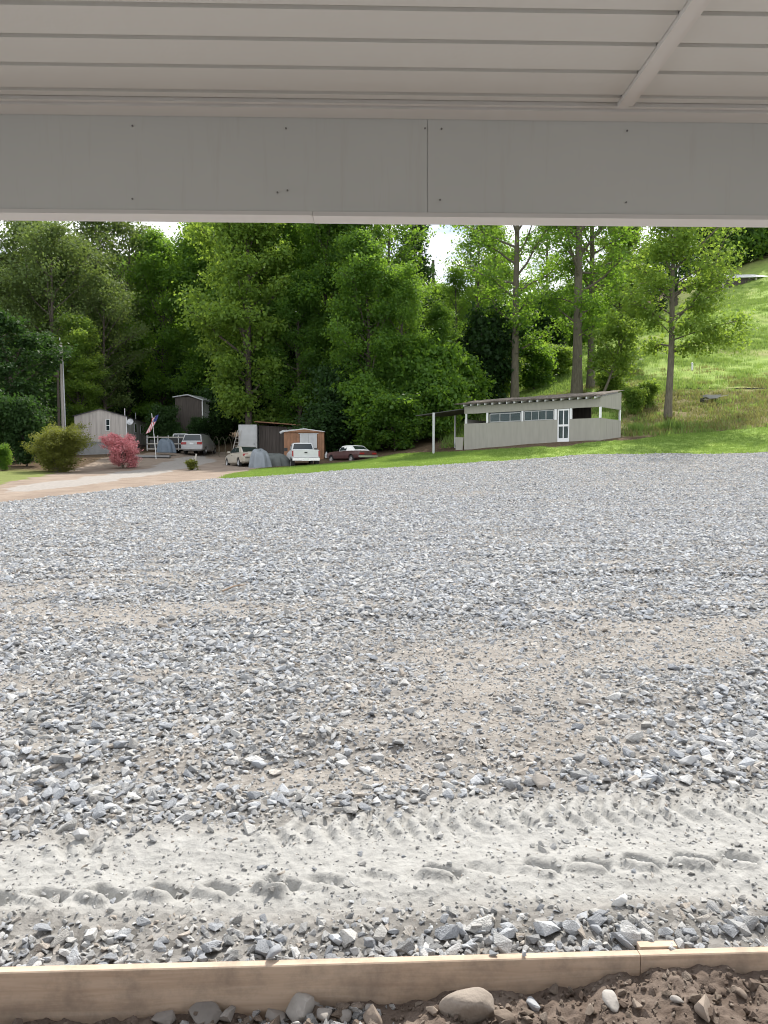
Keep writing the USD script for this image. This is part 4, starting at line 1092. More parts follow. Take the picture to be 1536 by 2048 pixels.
nx, ny = 90, 14
X, Y = np.meshgrid(np.linspace(-0.55, PL + 0.06, nx), np.linspace(-ov, DEP + 0.3, ny), indexing='ij')
P = np.stack([X, Y, 0 * X], -1)
sag = 0.05 * (meshkit.fbm(P * 0.9, 3, 91) - 0.5) * 2 + 0.025 * (meshkit.fbm(P * np.array([5.0, 3, 1]), 2, 92) - 0.5) * 2
topz = roof_z(Y) + 0.085 + sag
v = np.vstack([np.stack([X, Y, topz], -1).reshape(-1, 3), np.stack([X, Y, np.minimum(roof_z(Y) + 0.062, topz - 0.015)], -1).reshape(-1, 3)])
f1 = grid_faces(nx, ny)
n = nx * ny
edge = list(range(0, ny)) + [i * ny + ny - 1 for i in range(1, nx)] + [(nx - 1) * ny + j for j in range(ny - 2, -1, -1)] + [i * ny for i in range(nx - 2, 0, -1)]
fs = [[edge[i], edge[(i + 1) % len(edge)], edge[(i + 1) % len(edge)] + n, edge[i] + n] for i in range(len(edge))]
roof = part(pav, 'roof', G().add(v, f1).add(v, f1[:, ::-1] + n).add(v, fs), M['shingle'])
# shingle courses that show along the eave
r = np.random.default_rng(3)
for course in range(4):
    x = -0.5 + 0.1 * (course % 2)
    while x < PL:
        w = r.uniform(0.22, 0.34)
        y = -ov - 0.02 + course * 0.16 + r.uniform(-0.015, 0.015)
        iy = np.interp(y + 0.1, np.linspace(-ov, DEP + 0.3, ny), np.arange(ny)); ix = np.interp(x + w / 2, np.linspace(-0.55, PL + 0.06, nx), np.arange(nx))
        z = topz[int(ix), int(max(0, iy))] + 0.012 + r.uniform(0, 0.014)
        part(roof, 'shingle', G().box((x, y, z - 0.004), (x + w - 0.012, y + 0.17, z + 0.012)), M['shingle'])
        x += w
for i in range(18):
    x = 0.15 + i * (PL - 0.35) / 17
    part(pav, 'rafter', G().add([[xx, y, z] for xx in (x - 0.03, x + 0.03) for y, z in ((-ov + 0.05, roof_z(-ov + 0.05) - 0.07), (DEP - 0.1, roof_z(DEP - 0.1) - 0.07), (DEP - 0.1, roof_z(DEP - 0.1) + 0.055), (-ov + 0.05, roof_z(-ov + 0.05) + 0.055))],
                                [[0, 3, 2, 1], [4, 5, 6, 7], [0, 1, 5, 4], [1, 2, 6, 5], [2, 3, 7, 6], [3, 0, 4, 7]]), M['white_paint'])
# lean-to roof on thin posts at the left end
part(pav, 'carport_roof', G().add([[x, y, z] for x, z in ((-3.6, 3.72), (-0.02, 3.98)) for y, zz in ((-0.5, 0.0), (3.0, 0.15)) for z in (z + zz - 0.05, z + zz)], [[0, 1, 3, 2], [4, 6, 7, 5], [0, 4, 5, 1], [2, 3, 7, 6], [0, 2, 6, 4], [1, 5, 7, 3]]), M['dark_roof'])


def world_to_pav(p):
    return (np.asarray(p) - np.array([lx0, ly0, EYE])) @ rotz(math.radians(ROTP))


for px, Y, w in ((867, 50.5, 0.12), (909.5, 53.0, 0.10)):
    q = world_to_pav(np.array([S(px - 768, Y), Y, 0]))
    part(pav, 'carport_post', G().box((q[0] - w / 2, q[1] - w / 2, 0.4), (q[0] + w / 2, q[1] + w / 2, 3.74)), M['dull_white'])
part(pav, 'tilted_panel', G().add([[-0.62, -0.02, 0.9], [-0.12, -0.06, 0.9], [-0.05, -0.02, 2.15], [-0.72, 0.02, 2.2], [-0.62, 0.03, 0.9], [-0.12, -0.01, 0.9], [-0.05, 0.03, 2.15], [-0.72, 0.07, 2.2]], [[0, 1, 2, 3], [7, 6, 5, 4], [0, 4, 5, 1], [1, 5, 6, 2], [2, 6, 7, 3], [3, 7, 4, 0]]), M['beige_siding'])

# ------------------------------------------------------------------ mobile home
mh0 = at(150, 905, 66)
MW, ML = 4.3, 14.0
mh = thing('mobile_home', 'weathered white mobile home with low gable end, small window and grey skirting', 'mobile home', (mh0[0], 66, EYE), 7.5)
ez, pz, sz, gz0 = 4.62, 5.22, 2.42, 0.9
# gable end of ribbed panels
npan = 14
for i in range(npan):
    a, b = MW * i / npan, MW * (i + 1) / npan
    top = lambda x: ez + (pz - ez) * (1 - abs(x - MW / 2) / (MW / 2))
    xs = [a + 0.004, (a + b) / 2, b - 0.004]
    poly = [(xs[0], sz)] + [(xs[2], sz)] + [(x, top(x) - 0.03) for x in xs[::-1]]
    part(mh, 'wall_panel', G().prism(poly, -0.02 - 0.006 * (i % 2), 0.03), M['trailer_wall'])
part(mh, 'wall', G().box((0.02, 0.032, sz), (MW - 0.02, 0.05, ez - 0.05)).box((0, 0.05, sz), (0.04, ML, ez)).box((0.04, ML - 0.04, sz), (MW - 0.05, ML, ez)), M['trailer_wall'])
for i in range(24):
    a, b = 0.05 + (ML - 0.05) * i / 24, 0.05 + (ML - 0.05) * (i + 1) / 24
    part(mh, 'side_panel', G().box((MW - 0.04, a + 0.005, sz), (MW + 0.008 * (i % 2), b - 0.005, ez - 0.02)), M['trailer_side'])
part(mh, 'skirting', G().box((0.03, 0.02, gz0), (MW - 0.03, 0.06, sz - 0.003)).box((MW - 0.08, 0.06, gz0), (MW - 0.04, ML, sz - 0.003)).box((0.03, 0.06, gz0), (0.07, ML, sz - 0.003)), M['skirting'])
rf = [(-0.12, ez - 0.05), (-0.12, ez + 0.01), (MW / 2, pz + 0.04), (MW + 0.12, ez + 0.01), (MW + 0.12, ez - 0.05), (MW / 2, pz - 0.03)]
roofm = part(mh, 'roof', G().prism(rf, -0.10, ML + 0.1), M['dark_roof'])
part(roofm, 'vent_pipe', G().tube([(MW - 0.3, 0.9, ez), (MW - 0.3, 0.9, ez + 0.75)], 0.04, 8), M['white_paint'])
part(roofm, 'vent_pipe', G().tube([(MW - 0.5, 7, ez + 0.1), (MW - 0.5, 7, ez + 0.8)], 0.04, 8), M['steel'])
part(mh, 'corner_trim', G().box((MW - 0.02, -0.04, sz), (MW + 0.05, 0.045, ez - 0.03)), M['white_paint'])
wx0, wx1, wz0, wz1 = MW * 0.60, MW * 0.60 + 0.36, 3.36, 4.36
g = G().box((wx0, -0.05, wz0), (wx0 + 0.05, -0.022, wz1)).box((wx1 - 0.05, -0.05, wz0), (wx1, -0.022, wz1)).box((wx0 + 0.05, -0.05, wz0), (wx1 - 0.05, -0.022, wz0 + 0.05)).box((wx0 + 0.05, -0.05, wz1 - 0.05), (wx1 - 0.05, -0.022, wz1)).box((wx0 + 0.05, -0.052, 3.80), (wx1 - 0.05, -0.022, 3.86))
w = part(mh, 'window', g, M['white_paint'])
part(w, 'pane', G().box((wx0 + 0.05, -0.034, wz0 + 0.05), (wx1 - 0.05, -0.030, 3.80)), M['glass'])
part(w, 'pane', G().box((wx0 + 0.05, -0.034, 3.86), (wx1 - 0.05, -0.030, wz1 - 0.05)), M['glass'])
for yy_ in (3.5, 6.5, 10.5):
    ww = part(mh, 'window', G().box((MW + 0.009, yy_, 3.4), (MW + 0.04, yy_ + 0.9, 4.25)), M['white_paint'])
    part(ww, 'pane', G().box((MW + 0.041, yy_ + 0.06, 3.46), (MW + 0.046, yy_ + 0.84, 4.19)), M['glass'])
# satellite dish on the corner
dp = np.array([mh0[0], 66, EYE]) + rotz(math.radians(7.5)) @ np.array([MW + 0.38, -0.25, 4.12])
dish = thing('satellite_dish', 'round grey satellite dish at the right front corner of the mobile home', 'satellite dish', dp, 0)
prof = np.array([[0.0, 0.0], [0.10, 0.008], [0.20, 0.03], [0.27, 0.06], [0.275, 0.075], [0.19, 0.045], [0.0, 0.018]])
dm = trimesh.creation.revolve(prof, sections=24)
dm.apply_transform(trimesh.transformations.rotation_matrix(math.radians(72), [1, 0, 0]))
part(dish, 'reflector', dm, M['steel'], 30)
part(dish, 'arm', G().tube([(0, 0, 0), (0, -0.12, -0.16), (0, -0.36, -0.16)], 0.012, 5), M['steel'])
part(dish, 'receiver', G().tube([(0, -0.36, -0.17), (0, -0.36, -0.06)], 0.03, 8), M['black_plastic'])
part(dish, 'mast', G().tube([(0, 0.03, 0), (-0.02, 0.2, -0.1), (-0.16, 0.32, -0.45)], 0.02, 6), M['steel'])

# utility poles
g0 = ground_at(131, 60)
up_ = thing('utility_pole', 'weathered grey utility pole rising beside the mobile home', 'pole', g0, 0)
part(up_, 'pole', G().tube([(0, 0, -0.5), (-0.05, 0, 3), (-0.12, 0, at(128, 690, 60)[2] - g0[2])], [0.16, 0.14, 0.11], 10), M['pole_wood'], 30)
part(up_, 'conduit', G().tube([(0.17, -0.06, -0.3), (0.12, -0.08, 4), (0.06, -0.09, 7.6)], 0.05, 8), M['steel'])
part(up_, 'insulator', G().tube([(-0.12, -0.14, 9.2), (-0.12, -0.14, 9.4)], [0.05, 0.035], 8), M['steel'])
g1 = ground_at(121, 62)
p2 = thing('service_post', 'thin dark service post standing tight behind the utility pole', 'pole', g1, 0)
part(p2, 'pole', G().tube([(0, 0, -0.5), (0, 0, 7.0)], [0.12, 0.09], 8), M['bark_dark'], 30)
part(p2, 'cross_piece', G().box((-0.3, -0.11, 6.5), (0.3, -0.07, 6.6)), M['bark_dark'])
# snag against the sky
g0 = ground_at(866, 79)
sn = thing('dead_snag', 'bare broken-topped post standing against the bright gap of sky', 'post', g0, 0)
hs = at(864, 520, 79)[2] - g0[2]
part(sn, 'trunk', G().tube([(0.05, 0, -0.5), (0, 0, hs * 0.5), (-0.05, 0, hs)], [0.24, 0.17, 0.13], 8), M['bark'], 30)
part(sn, 'stub', G().tube([(0, 0, hs * 0.80), (0.2, 0, hs * 0.82), (0.3, 0.02, hs * 0.835)], [0.05, 0.035, 0.02], 5), M['pole_wood'])

# flag on a leaning pole
g0 = ground_at(313, 61)
ht = at(306, 826, 61)[2] - g0[2]
fl = thing('flagpole', 'thin white flagpole with a striped red and white flag before the mobile home', 'flag', g0, 0)
part(fl, 'pole', G().tube([(0.02, 0, -0.2), (-0.05, 0, 1.0), (-0.28, 0, ht)], [0.03, 0.028, 0.02], 7), M['white_paint'])
fw = part(fl, 'flag', G().box((-0.235, -0.03, ht - 0.28), (-0.205, 0.0, ht - 0.24)), M['steel'])


def flag_piece(a0, a1, b0, b1, off=0.0):
    """A piece of the hanging flag; a runs down the fly, b across the stripes."""
    na, nb = 10, 4
    A, B = np.meshgrid(np.linspace(a0, a1, na), np.linspace(b0, b1, nb), indexing='ij')
    x = -0.24 - 0.50 * A + 0.52 * B * (1 - 0.1 * A) + 0.05 * np.sin(5 * A + 6 * B)
    z = ht - 0.3 - 1.25 * A + 0.18 * B - 0.35 * (1 - B) * 0.3
    y = -0.05 + 0.07 * np.sin(9 * B + 2 * A) - off
    vv = np.stack([x, y, z], -1).reshape(-1, 3)
    ff = grid_faces(na, nb)
    return G().add(vv, ff).add(vv + [0, 0.004, 0], ff[:, ::-1])


for i in range(13):
    part(fw, 'stripe', flag_piece(0.0, 1.0, i / 13, (i + 1) / 13), M['flag_red' if i % 2 == 0 else 'flag_white'], True)
part(fw, 'canton', flag_piece(0.0, 0.4, 6 / 13, 1.0, 0.006), M['flag_blue'], True)
r = np.random.default_rng(2)
st = G()
for i in range(9):
    for j in range(6 if i % 2 == 0 else 5):
        a = 0.4 * (j + 0.5 + 0.5 * (i % 2)) / 6.2; b = 6 / 13 + (7 / 13) * (i + 0.7) / 9.6
        q = flag_piece(a, a + 0.028, b, b + 0.028, 0.010)
        st.add(*q.get())
part(fw, 'stars', st, M['flag_white'])

# second building up in the trees
g0 = at(338, 838, 73)
bh = thing('back_shed', 'grey gabled shed with pale roof edge half hidden in the trees behind the mobile home', 'shed', (g0[0] + 0.6, 73, g0[2] - 0.25), -14, None, (0.8, 0.9, 0.92))
bw, bl = 1.75, 4.6
for i in range(7):
    part(bh, 'wall_board', G().prism([(bw * 2 * i / 7, -3), (bw * 2 * (i + 1) / 7 - 0.01, -3), (bw * 2 * (i + 1) / 7 - 0.01, 2.15 + 0.35 * min(1, (7 - i - 1) / 3.5)), (bw * 2 * i / 7, 2.15 + 0.35 * min(1, (7 - i) / 3.5))], -0.02, 0.03), M['dark_boards'])
part(bh, 'side_wall', G().box((bw * 2 - 0.04, 0.04, -3), (bw * 2, bl, 2.1)), M['white_paint'])
part(bh, 'corner_post', G().box((bw * 2 - 0.02, -0.05, -3), (bw * 2 + 0.10, 0.03, 2.12)), M['white_paint'])
part(bh, 'roof', G().prism([(-0.2, 2.46), (-0.2, 2.56), (bw, 2.76), (bw * 2 + 0.25, 2.16), (bw * 2 + 0.25, 2.06), (bw, 2.66)], -0.2, bl + 0.2), M['steel'])
ww = part(bh, 'window', G().box((bw * 2 + 0.001, 1.6, 0.4), (bw * 2 + 0.03, 2.6, 1.5)), M['white_paint'])
part(ww, 'pane', G().box((bw * 2 + 0.031, 1.68, 0.48), (bw * 2 + 0.036, 2.52, 1.42)), M['glass'])

# dark board shed with the white door block
g0 = at(478, 900, 64)
ds = thing('board_shed', 'dark board lean-to shed with sloping roof behind the silver sedan', 'shed', (g0[0] + 1.6, 64.4, g0[2]), 0)
SW = 5.2
for i in range(18):
    a, b = SW * i / 18, SW * (i + 1) / 18
    part(ds, 'wall_board', G().box((a + 0.006, -0.01 * (i % 3), -1.0), (b - 0.006, 0.03, 2.05 - 0.016 * i)), M['dark_boards'])
part(ds, 'side_wall', G().box((SW - 0.04, 0.04, -1), (SW, 3.4, 1.8)).box((0, 0.04, -1), (0.04, 3.4, 2.1)).box((0.05, 3.36, -1), (SW - 0.05, 3.4, 2.0)), M['dark_boards'])
part(ds, 'roof', G().add([[x, y, z] for x, z0_ in ((-0.3, 2.32), (SW + 0.5, 1.86)) for y in (-0.5, 3.6) for z in (z0_, z0_ + 0.07)], [[0, 1, 3, 2], [4, 6, 7, 5], [0, 4, 5, 1], [2, 3, 7, 6], [0, 2, 6, 4], [1, 5, 7, 3]]), M['rust_shed'])
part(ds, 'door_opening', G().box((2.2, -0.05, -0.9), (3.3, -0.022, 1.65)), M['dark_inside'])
lamp = part(ds, 'yard_lamp', G().tube([(3.5, -0.06, 1.72), (2.9, -0.5, 1.68), (2.3, -0.8, 1.58)], 0.03, 6), M['white_paint'])
part(lamp, 'lamp_head', G().tube([(2.45, -0.72, 1.60), (2.15, -0.88, 1.52), (1.9, -1.0, 1.38)], [0.05, 0.12, 0.10], 8), M['white_paint'])
wd = thing('white_shed', 'tall white panelled shed door block behind the silver sedan', 'shed', (g0[0] + 0.05, 63.6, g0[2]), 0)
part(wd, 'body', G().box((0.03, 0.06, -0.8), (1.47, 1.6, 2.05)), M['dull_white'])
part(wd, 'frame', G().box((0, 0, -0.8), (0.09, 0.058, 2.07)).box((1.41, 0, -0.8), (1.5, 0.058, 2.07)).box((0.09, 0, 1.97), (1.41, 0.058, 2.07)), M['dull_white'])
dr = part(wd, 'door', G().box((0.10, 0.012, -0.8), (1.40, 0.055, 1.96)), M['dull_white'])
for a, b in ((0.18, 0.70), (0.80, 1.32)):
    for c, d in ((-0.6, 0.4), (0.5, 1.1), (1.2, 1.86)):
        part(dr, 'panel', G().box((a, 0.002, c), (b, 0.011, d)), M['dull_white'])
part(dr, 'handle', G().tube([(1.28, -0.03, 0.42), (1.28, -0.03, 0.55)], 0.02, 6), M['black_plastic'])
ld = thing('ladder', 'old ladder leaning against the left side of the white shed', 'ladder', (g0[0] - 0.25, 63.2, g0[2] - 0.8), 0)
for o in (0.0, 0.38):
    part(ld, 'rail', G().tube([(o - 0.25, -0.3, 0), (o * 0.8 + 0.25, 0.28, 2.4)], 0.03, 5), M['pole_wood'])
for k in range(7):
    t = (k + 0.7) / 8
    part(ld, 'rung', G().tube([(-0.25 + 0.5 * t, -0.3 + 0.58 * t, 2.4 * t), (0.13 + 0.424 * t, -0.3 + 0.58 * t, 2.4 * t)], 0.018, 5), M['pole_wood'])
hp = None
for k in range(4):
    q = at(432 + 11 * k, 905, 66)
    label = 'thin pale hoop of a bare tunnel frame, ' + ('nearest the grey minivan', 'second from the grey minivan', 'third from the grey minivan', 'nearest the white shed')[k]
    if hp is None:
        hp = thing('frame_hoop', label, 'hoop', (q[0], 66, q[2] - 0.4), -60, 'hoops of a bare tunnel frame')
        a = np.linspace(0, math.pi, 15)
        part(hp, 'hoop', G().tube(np.stack([0.95 * np.cos(a), 0 * a, 1.75 * np.sin(a) ** 0.8], 1), 0.016, 5), M['bark'], True)
    else:
        copy_of(hp, label, (q[0], 66 + 0.3 * k, q[2] - 0.4), -60, 1.0)

# orange metal shed
os0 = at(568, 918, 58)
OW = S(80, 58)
osd = thing('metal_shed', 'small rusty orange metal shed with white double doors behind the pickup', 'shed', (os0[0], 58, os0[2]), 0)
oh = at(568, 864, 58)[2] - os0[2]
dl, dr_ = S(768 - 600 - (768 - 568 - 32) + 0, 58), 0
dx0, dx1 = S(32, 58), S(66, 58)
for a, b, nb in ((0, dx0 - 0.02, 5), (dx1 + 0.02, OW, 3)):
    for i in range(nb):
        x0_, x1_ = a + (b - a) * i / nb, a + (b - a) * (i + 1) / nb
        part(osd, 'wall_panel', G().box((x0_ + 0.004, -0.012 * (i % 2), -0.6), (x1_ - 0.004, 0.03, oh)), M['rust_shed'])
part(osd, 'wall_panel', G().box((dx0 - 0.016, -0.008, oh - 0.12), (dx1 + 0.016, 0.03, oh)), M['rust_shed'])
part(osd, 'side_wall', G().box((0, 0.032, -0.6), (0.04, 2.6, oh)).box((OW - 0.04, 0.032, -0.6), (OW, 2.6, oh)).box((0.042, 2.56, -0.6), (OW - 0.042, 2.6, oh)), M['rust_shed'])
for a, b in ((dx0, (dx0 + dx1) / 2 - 0.008), ((dx0 + dx1) / 2 + 0.008, dx1)):
    d_ = part(osd, 'door', G().box((a, -0.02, -0.5), (b, 0.02, oh - 0.14)), M['dull_white'])
    for k in range(3):
        part(d_, 'rib', G().box((a + (b - a) * (k + 0.8) / 3.6, -0.032, -0.5), (a + (b - a) * (k + 0.8) / 3.6 + 0.05, -0.021, oh - 0.18)), M['dull_white'])
part(osd, 'roof', G().prism([(-0.08, oh + 0.002), (-0.08, oh + 0.05), (OW * 0.5, oh + 0.27), (OW + 0.08, oh + 0.05), (OW + 0.08, oh + 0.002)], -0.07, 2.7), M['steel'])
part(osd, 'gable', G().prism([(0.0, oh + 0.004), (OW * 0.5, oh + 0.20), (OW, oh + 0.004)], -0.085, -0.072), M['rust_shed'])
part(osd, 'door_track', G().box((dx0 - 0.1, -0.045, oh - 0.13), (dx1 + 0.1, -0.022, oh - 0.08)), M['dull_white'])
# ------------------------------------------------------------------ vehicles
def loft(stations):
    """stations: (x, ring of (y, z)) with equal ring sizes; closed ends."""
    m = len(stations[0][1])
    v = np.array([[x, y, z] for x, ring in stations for y, z in ring], float)
    f = []
    for i in range(len(stations) - 1):
        for j in range(m):
            a, b = i * m + j, i * m + (j + 1) % m
            f.append([a, b, b + m, a + m])
    g = G().add(v, f)
    e = (len(stations) - 1) * m
    c0, c1 = v[:m].mean(0), v[e:].mean(0)
    g.add(np.vstack([v[:m], c0]), [[(j + 1) % m, j, m] for j in range(m)])
    g.add(np.vstack([v[e:], c1]), [[j, (j + 1) % m, m] for j in range(m)])
    return g


def ring_body(w, zb, zt):
    h = [(0.80 * w, zb), (0.97 * w, zb + 0.10), (w, zb + 0.28), (w, zt - 0.22), (0.965 * w, zt - 0.06), (0.90 * w, zt), (0.45 * w, zt + 0.02)]
    return h + [(-y, z) for y, z in h[::-1]]


def ring_cab(wb, wt, zb, zt):
    h = [(wb, zb), (wt + (wb - wt) * 0.35, zb + (zt - zb) * 0.70), (wt, zt - 0.06), (wt * 0.88, zt), (wt * 0.4, zt + 0.018)]
    return h + [(-y, z) for y, z in h[::-1]]


def solid(g):
    v, f = g.get()
    t = trimesh.Trimesh(v, f, process=True)
    t.merge_vertices()
    if t.volume < 0:
        t.invert()
    return m3.Manifold(m3.Mesh(np.asarray(t.vertices, np.float32), np.asarray(t.faces, np.uint32)))


def wheel(car, x, y, r, w, side):
    t = G()
    prof = [(-0.5 * w, 0.62 * r), (-0.5 * w, 0.93 * r), (-0.36 * w, r), (0.36 * w, r), (0.5 * w, 0.93 * r), (0.5 * w, 0.62 * r)]
    n = 20
    a = np.arange(n) * 2 * np.pi / n
    v = np.array([[x + q * math.cos(b), y + p, r + q * math.sin(b)] for p, q in prof for b in a])
    m = len(prof)
    f = [[i * n + j, i * n + (j + 1) % n, ((i + 1) % m) * n + (j + 1) % n, ((i + 1) % m) * n + j] for i in range(m) for j in range(n)]
    t.add(v, f)
    wh = part(car, 'wheel', t, M['rubber'], 40)
    g = G()
    o = y + side * 0.30 * w
    k = 5
    prof2 = [(0.0, 0.05), (0.16 * r, 0.05), (0.18 * r, 0.02), (0.56 * r, 0.0), (0.61 * r, 0.03)]
    v = np.array([[x + q * math.cos(b), o + side * d, r + q * math.sin(b)] for q, d in prof2 for b in a])
    f = [[i * n + j, i * n + (j + 1) % n, (i + 1) * n + (j + 1) % n, (i + 1) * n + j] for i in range(len(prof2) - 1) for j in range(n)]
    g.add(v, f)
    part(wh, 'rim', g, M['rim'], 30)


def car_body(body, cab, wheels, r, w):
    b = solid(loft(body))
    if cab:
        b = b + solid(loft(cab))
    for x in wheels:
        c = m3.Manifold.cylinder(4, r * 1.16, r * 1.16, 24, True).rotate([90, 0, 0]).translate([x, 0, r * 1.02])
        inner = m3.Manifold.cube([3 * r, 2 * (w - 0.30), 3 * r], True).translate([x, 0, r])
        b = b - (c - inner)
    return b


def quad_plate(p, off, thick=0.006):
    """A thin plate on four corner points pushed out along their normal."""
    p = np.array(p, float)
    n = np.cross(p[1] - p[0], p[2] - p[0]); n /= np.linalg.norm(n)
    a = p + n * off
    v = np.vstack([a, a + n * thick])
    return G().add(v, [[4, 5, 6, 7], [3, 2, 1, 0], [0, 1, 5, 4], [1, 2, 6, 5], [2, 3, 7, 6], [3, 0, 4, 7]])


# silver-beige sedan, nose to the left, tail towards the lot
g0 = ground_at(488, 54)
HEAD = 180 - 62
sed = thing('sedan', 'silver-beige four-door sedan parked nose away beside the grey tarp', 'car', (g0[0], 54.2, g0[2] - 0.10), HEAD)
W = 0.87
body = [(-2.32, ring_body(0.70, 0.42, 0.78)), (-2.26, ring_body(0.79, 0.30, 0.96)), (-1.9, ring_body(0.86, 0.24, 1.00)), (-1.0, ring_body(W, 0.20, 0.97)), (0.6, ring_body(W, 0.20, 0.93)), (1.2, ring_body(0.86, 0.20, 0.90)), (1.8, ring_body(0.82, 0.22, 0.80)), (2.2, ring_body(0.70, 0.28, 0.66)), (2.32, ring_body(0.55, 0.34, 0.56))]
cab = [(-1.72, ring_cab(0.72, 0.66, 0.90, 0.99)), (-0.95, ring_cab(0.78, 0.60, 0.90, 1.38)), (-0.3, ring_cab(0.80, 0.60, 0.88, 1.43)), (0.25, ring_cab(0.80, 0.59, 0.88, 1.40)), (1.15, ring_cab(0.76, 0.66, 0.86, 0.94))]
b = car_body(body, cab, (-1.35, 1.38), 0.31, W)
part(sed, 'body', b, M['beige_paint'], 28)
part(sed, 'rear_window', quad_plate([(-1.66, 0.60, 1.02), (-1.66, -0.60, 1.02), (-1.00, -0.50, 1.36), (-1.00, 0.50, 1.36)], 0.010), M['glass'])
part(sed, 'windscreen', quad_plate([(1.10, -0.60, 0.97), (1.10, 0.60, 0.97), (0.34, 0.50, 1.38), (0.34, -0.50, 1.38)], 0.010), M['glass'])
for s in (1, -1):
    p = [(0.85, s * 0.765, 1.0), (-0.25, s * 0.79, 1.0), (-0.25, s * 0.655, 1.34), (0.30, s * 0.66, 1.32)]
    q = [(-0.33, s * 0.79, 1.0), (-1.20, s * 0.76, 1.02), (-0.85, s * 0.655, 1.31), (-0.33, s * 0.655, 1.34)]
    for w_ in (p, q):
        part(sed, 'side_window', quad_plate(w_ if s < 0 else w_[::-1], -0.005 if False else 0.004, 0.012), M['glass'])
    part(sed, 'tail_light', G().box((-2.30, s * 0.62 - 0.18, 0.74), (-2.22, s * 0.62 + 0.18, 0.90)), M['tail'])
    part(sed, 'headlight', G().box((2.08, s * 0.52 - 0.14, 0.58), (2.24, s * 0.52 + 0.14, 0.69)), M['glass'])
    mr = part(sed, 'mirror', G().box((0.62, s * 0.90 - 0.09, 0.98), (0.74, s * 0.90 + 0.09, 1.10)), M['beige_paint'])
    for x in (1.38, -1.35):
        wheel(sed, x, s * 0.76, 0.31, 0.2, s)
    part(sed, 'door_handle', G().box((0.0, s * 0.875 - 0.012, 0.80), (0.18, s * 0.875 + 0.012, 0.83)), M['black_plastic'])
part(sed, 'rear_bumper', G().box((-2.38, -0.78, 0.36), (-2.30, 0.78, 0.58)), M['beige_paint'])
part(sed, 'licence_plate', G().box((-2.33, -0.16, 0.64), (-2.305, 0.16, 0.78)), M['white_paint'])

# white pickup seen from behind
g0 = ground_at(603, 53)
tr = thing('pickup_truck', 'white pickup truck seen from behind, parked in front of the orange shed', 'pickup truck', (g0[0], 53.5, g0[2] - 0.22), 90 + 12, None, (0.96, 0.98, 0.96))
W = 0.95
body = [(-2.55, ring_body(0.93, 0.62, 1.24)), (-2.50, ring_body(W, 0.60, 1.27)), (-0.6, ring_body(W, 0.52, 1.27)), (0.9, ring_body(W, 0.52, 1.24)), (2.2, ring_body(0.92, 0.55, 1.16)), (2.55, ring_body(0.80, 0.6, 1.02))]
cab = [(-0.62, ring_cab(0.80, 0.74, 1.1, 1.30)), (-0.42, ring_cab(0.84, 0.68, 1.1, 1.80)), (0.3, ring_cab(0.86, 0.70, 1.1, 1.84)), (0.75, ring_cab(0.86, 0.68, 1.1, 1.80)), (1.5, ring_cab(0.84, 0.76, 1.1, 1.26))]
b = car_body(body, cab, (-1.55, 1.75), 0.37, W)
b = b - m3.Manifold.cube([1.80, 1.66, 0.6], True).translate([-1.55, 0, 1.22])
part(tr, 'body', b, M['truck_paint'], 28)
tg_ = part(tr, 'tailgate', G().box((-2.585, -0.84, 0.76), (-2.552, 0.84, 1.25)), M['truck_paint'])
part(tg_, 'latch', G().box((-2.60, -0.10, 1.04), (-2.586, 0.10, 1.12)), M['black_plastic'])
part(tr, 'rear_window', quad_plate([(-0.585, 0.70, 1.36), (-0.585, -0.70, 1.36), (-0.435, -0.60, 1.74), (-0.435, 0.60, 1.74)], 0.012), M['glass'])
part(tr, 'windscreen', quad_plate([(1.42, -0.72, 1.32), (1.42, 0.72, 1.32), (0.84, 0.6, 1.76), (0.84, -0.6, 1.76)], 0.012), M['glass'])
bp = part(tr, 'rear_bumper', G().box((-2.74, -0.92, 0.52), (-2.56, 0.92, 0.70)).box((-2.75, -0.3, 0.50), (-2.741, 0.3, 0.56)), M['chrome'])
part(bp, 'licence_plate', G().box((-2.765, -0.16, 0.55), (-2.752, 0.16, 0.69)), M['white_paint'])
for s in (1, -1):
    part(tr, 'tail_light', G().box((-2.575, s * 0.895 - 0.055, 0.80), (-2.53, s * 0.895 + 0.055, 1.20)), M['tail'])
    part(tr, 'side_window', quad_plate([(0.80, s * 0.825, 1.30), (-0.25, s * 0.83, 1.30), (-0.25, s * 0.745, 1.70), (0.50, s * 0.745, 1.70)][::1 if s < 0 else -1], 0.012), M['glass'])
    part(tr, 'mirror', G().box((0.75, s * 1.08 - 0.12, 1.24), (0.85, s * 1.08 + 0.12, 1.48)), M['black_plastic'])
    for x in (1.75, -1.55):
        wheel(tr, x, s * 0.83, 0.37, 0.24, s)
    part(tr, 'mud_flap', G().box((-2.02, s * 0.83 - 0.13, 0.22), (-2.0, s * 0.83 + 0.13, 0.6)), M['rubber'])

# grey minivan seen from behind
g0 = ground_at(393, 66)
vn = thing('minivan', 'silver minivan seen from behind at the top of the driveway', 'minivan', (g0[0], 67.5, at(393, 909, 67.5)[2]), 90 - 3)
W = 0.95
body = [(-2.45, ring_body(0.90, 0.40, 1.02)), (-2.38, ring_body(0.94, 0.30, 1.06)), (-1.0, ring_body(W, 0.26, 1.06)), (1.2, ring_body(W, 0.26, 1.02)), (2.0, ring_body(0.90, 0.30, 0.92)), (2.4, ring_body(0.74, 0.36, 0.74))]
cab = [(-2.36, ring_cab(0.88, 0.82, 0.96, 1.08)), (-2.08, ring_cab(0.90, 0.72, 0.96, 1.66)), (-1.0, ring_cab(0.90, 0.73, 0.96, 1.74)), (0.4, ring_cab(0.90, 0.72, 0.96, 1.70)), (1.65, ring_cab(0.86, 0.76, 0.96, 1.06))]
b = car_body(body, cab, (-1.4, 1.5), 0.33, W)
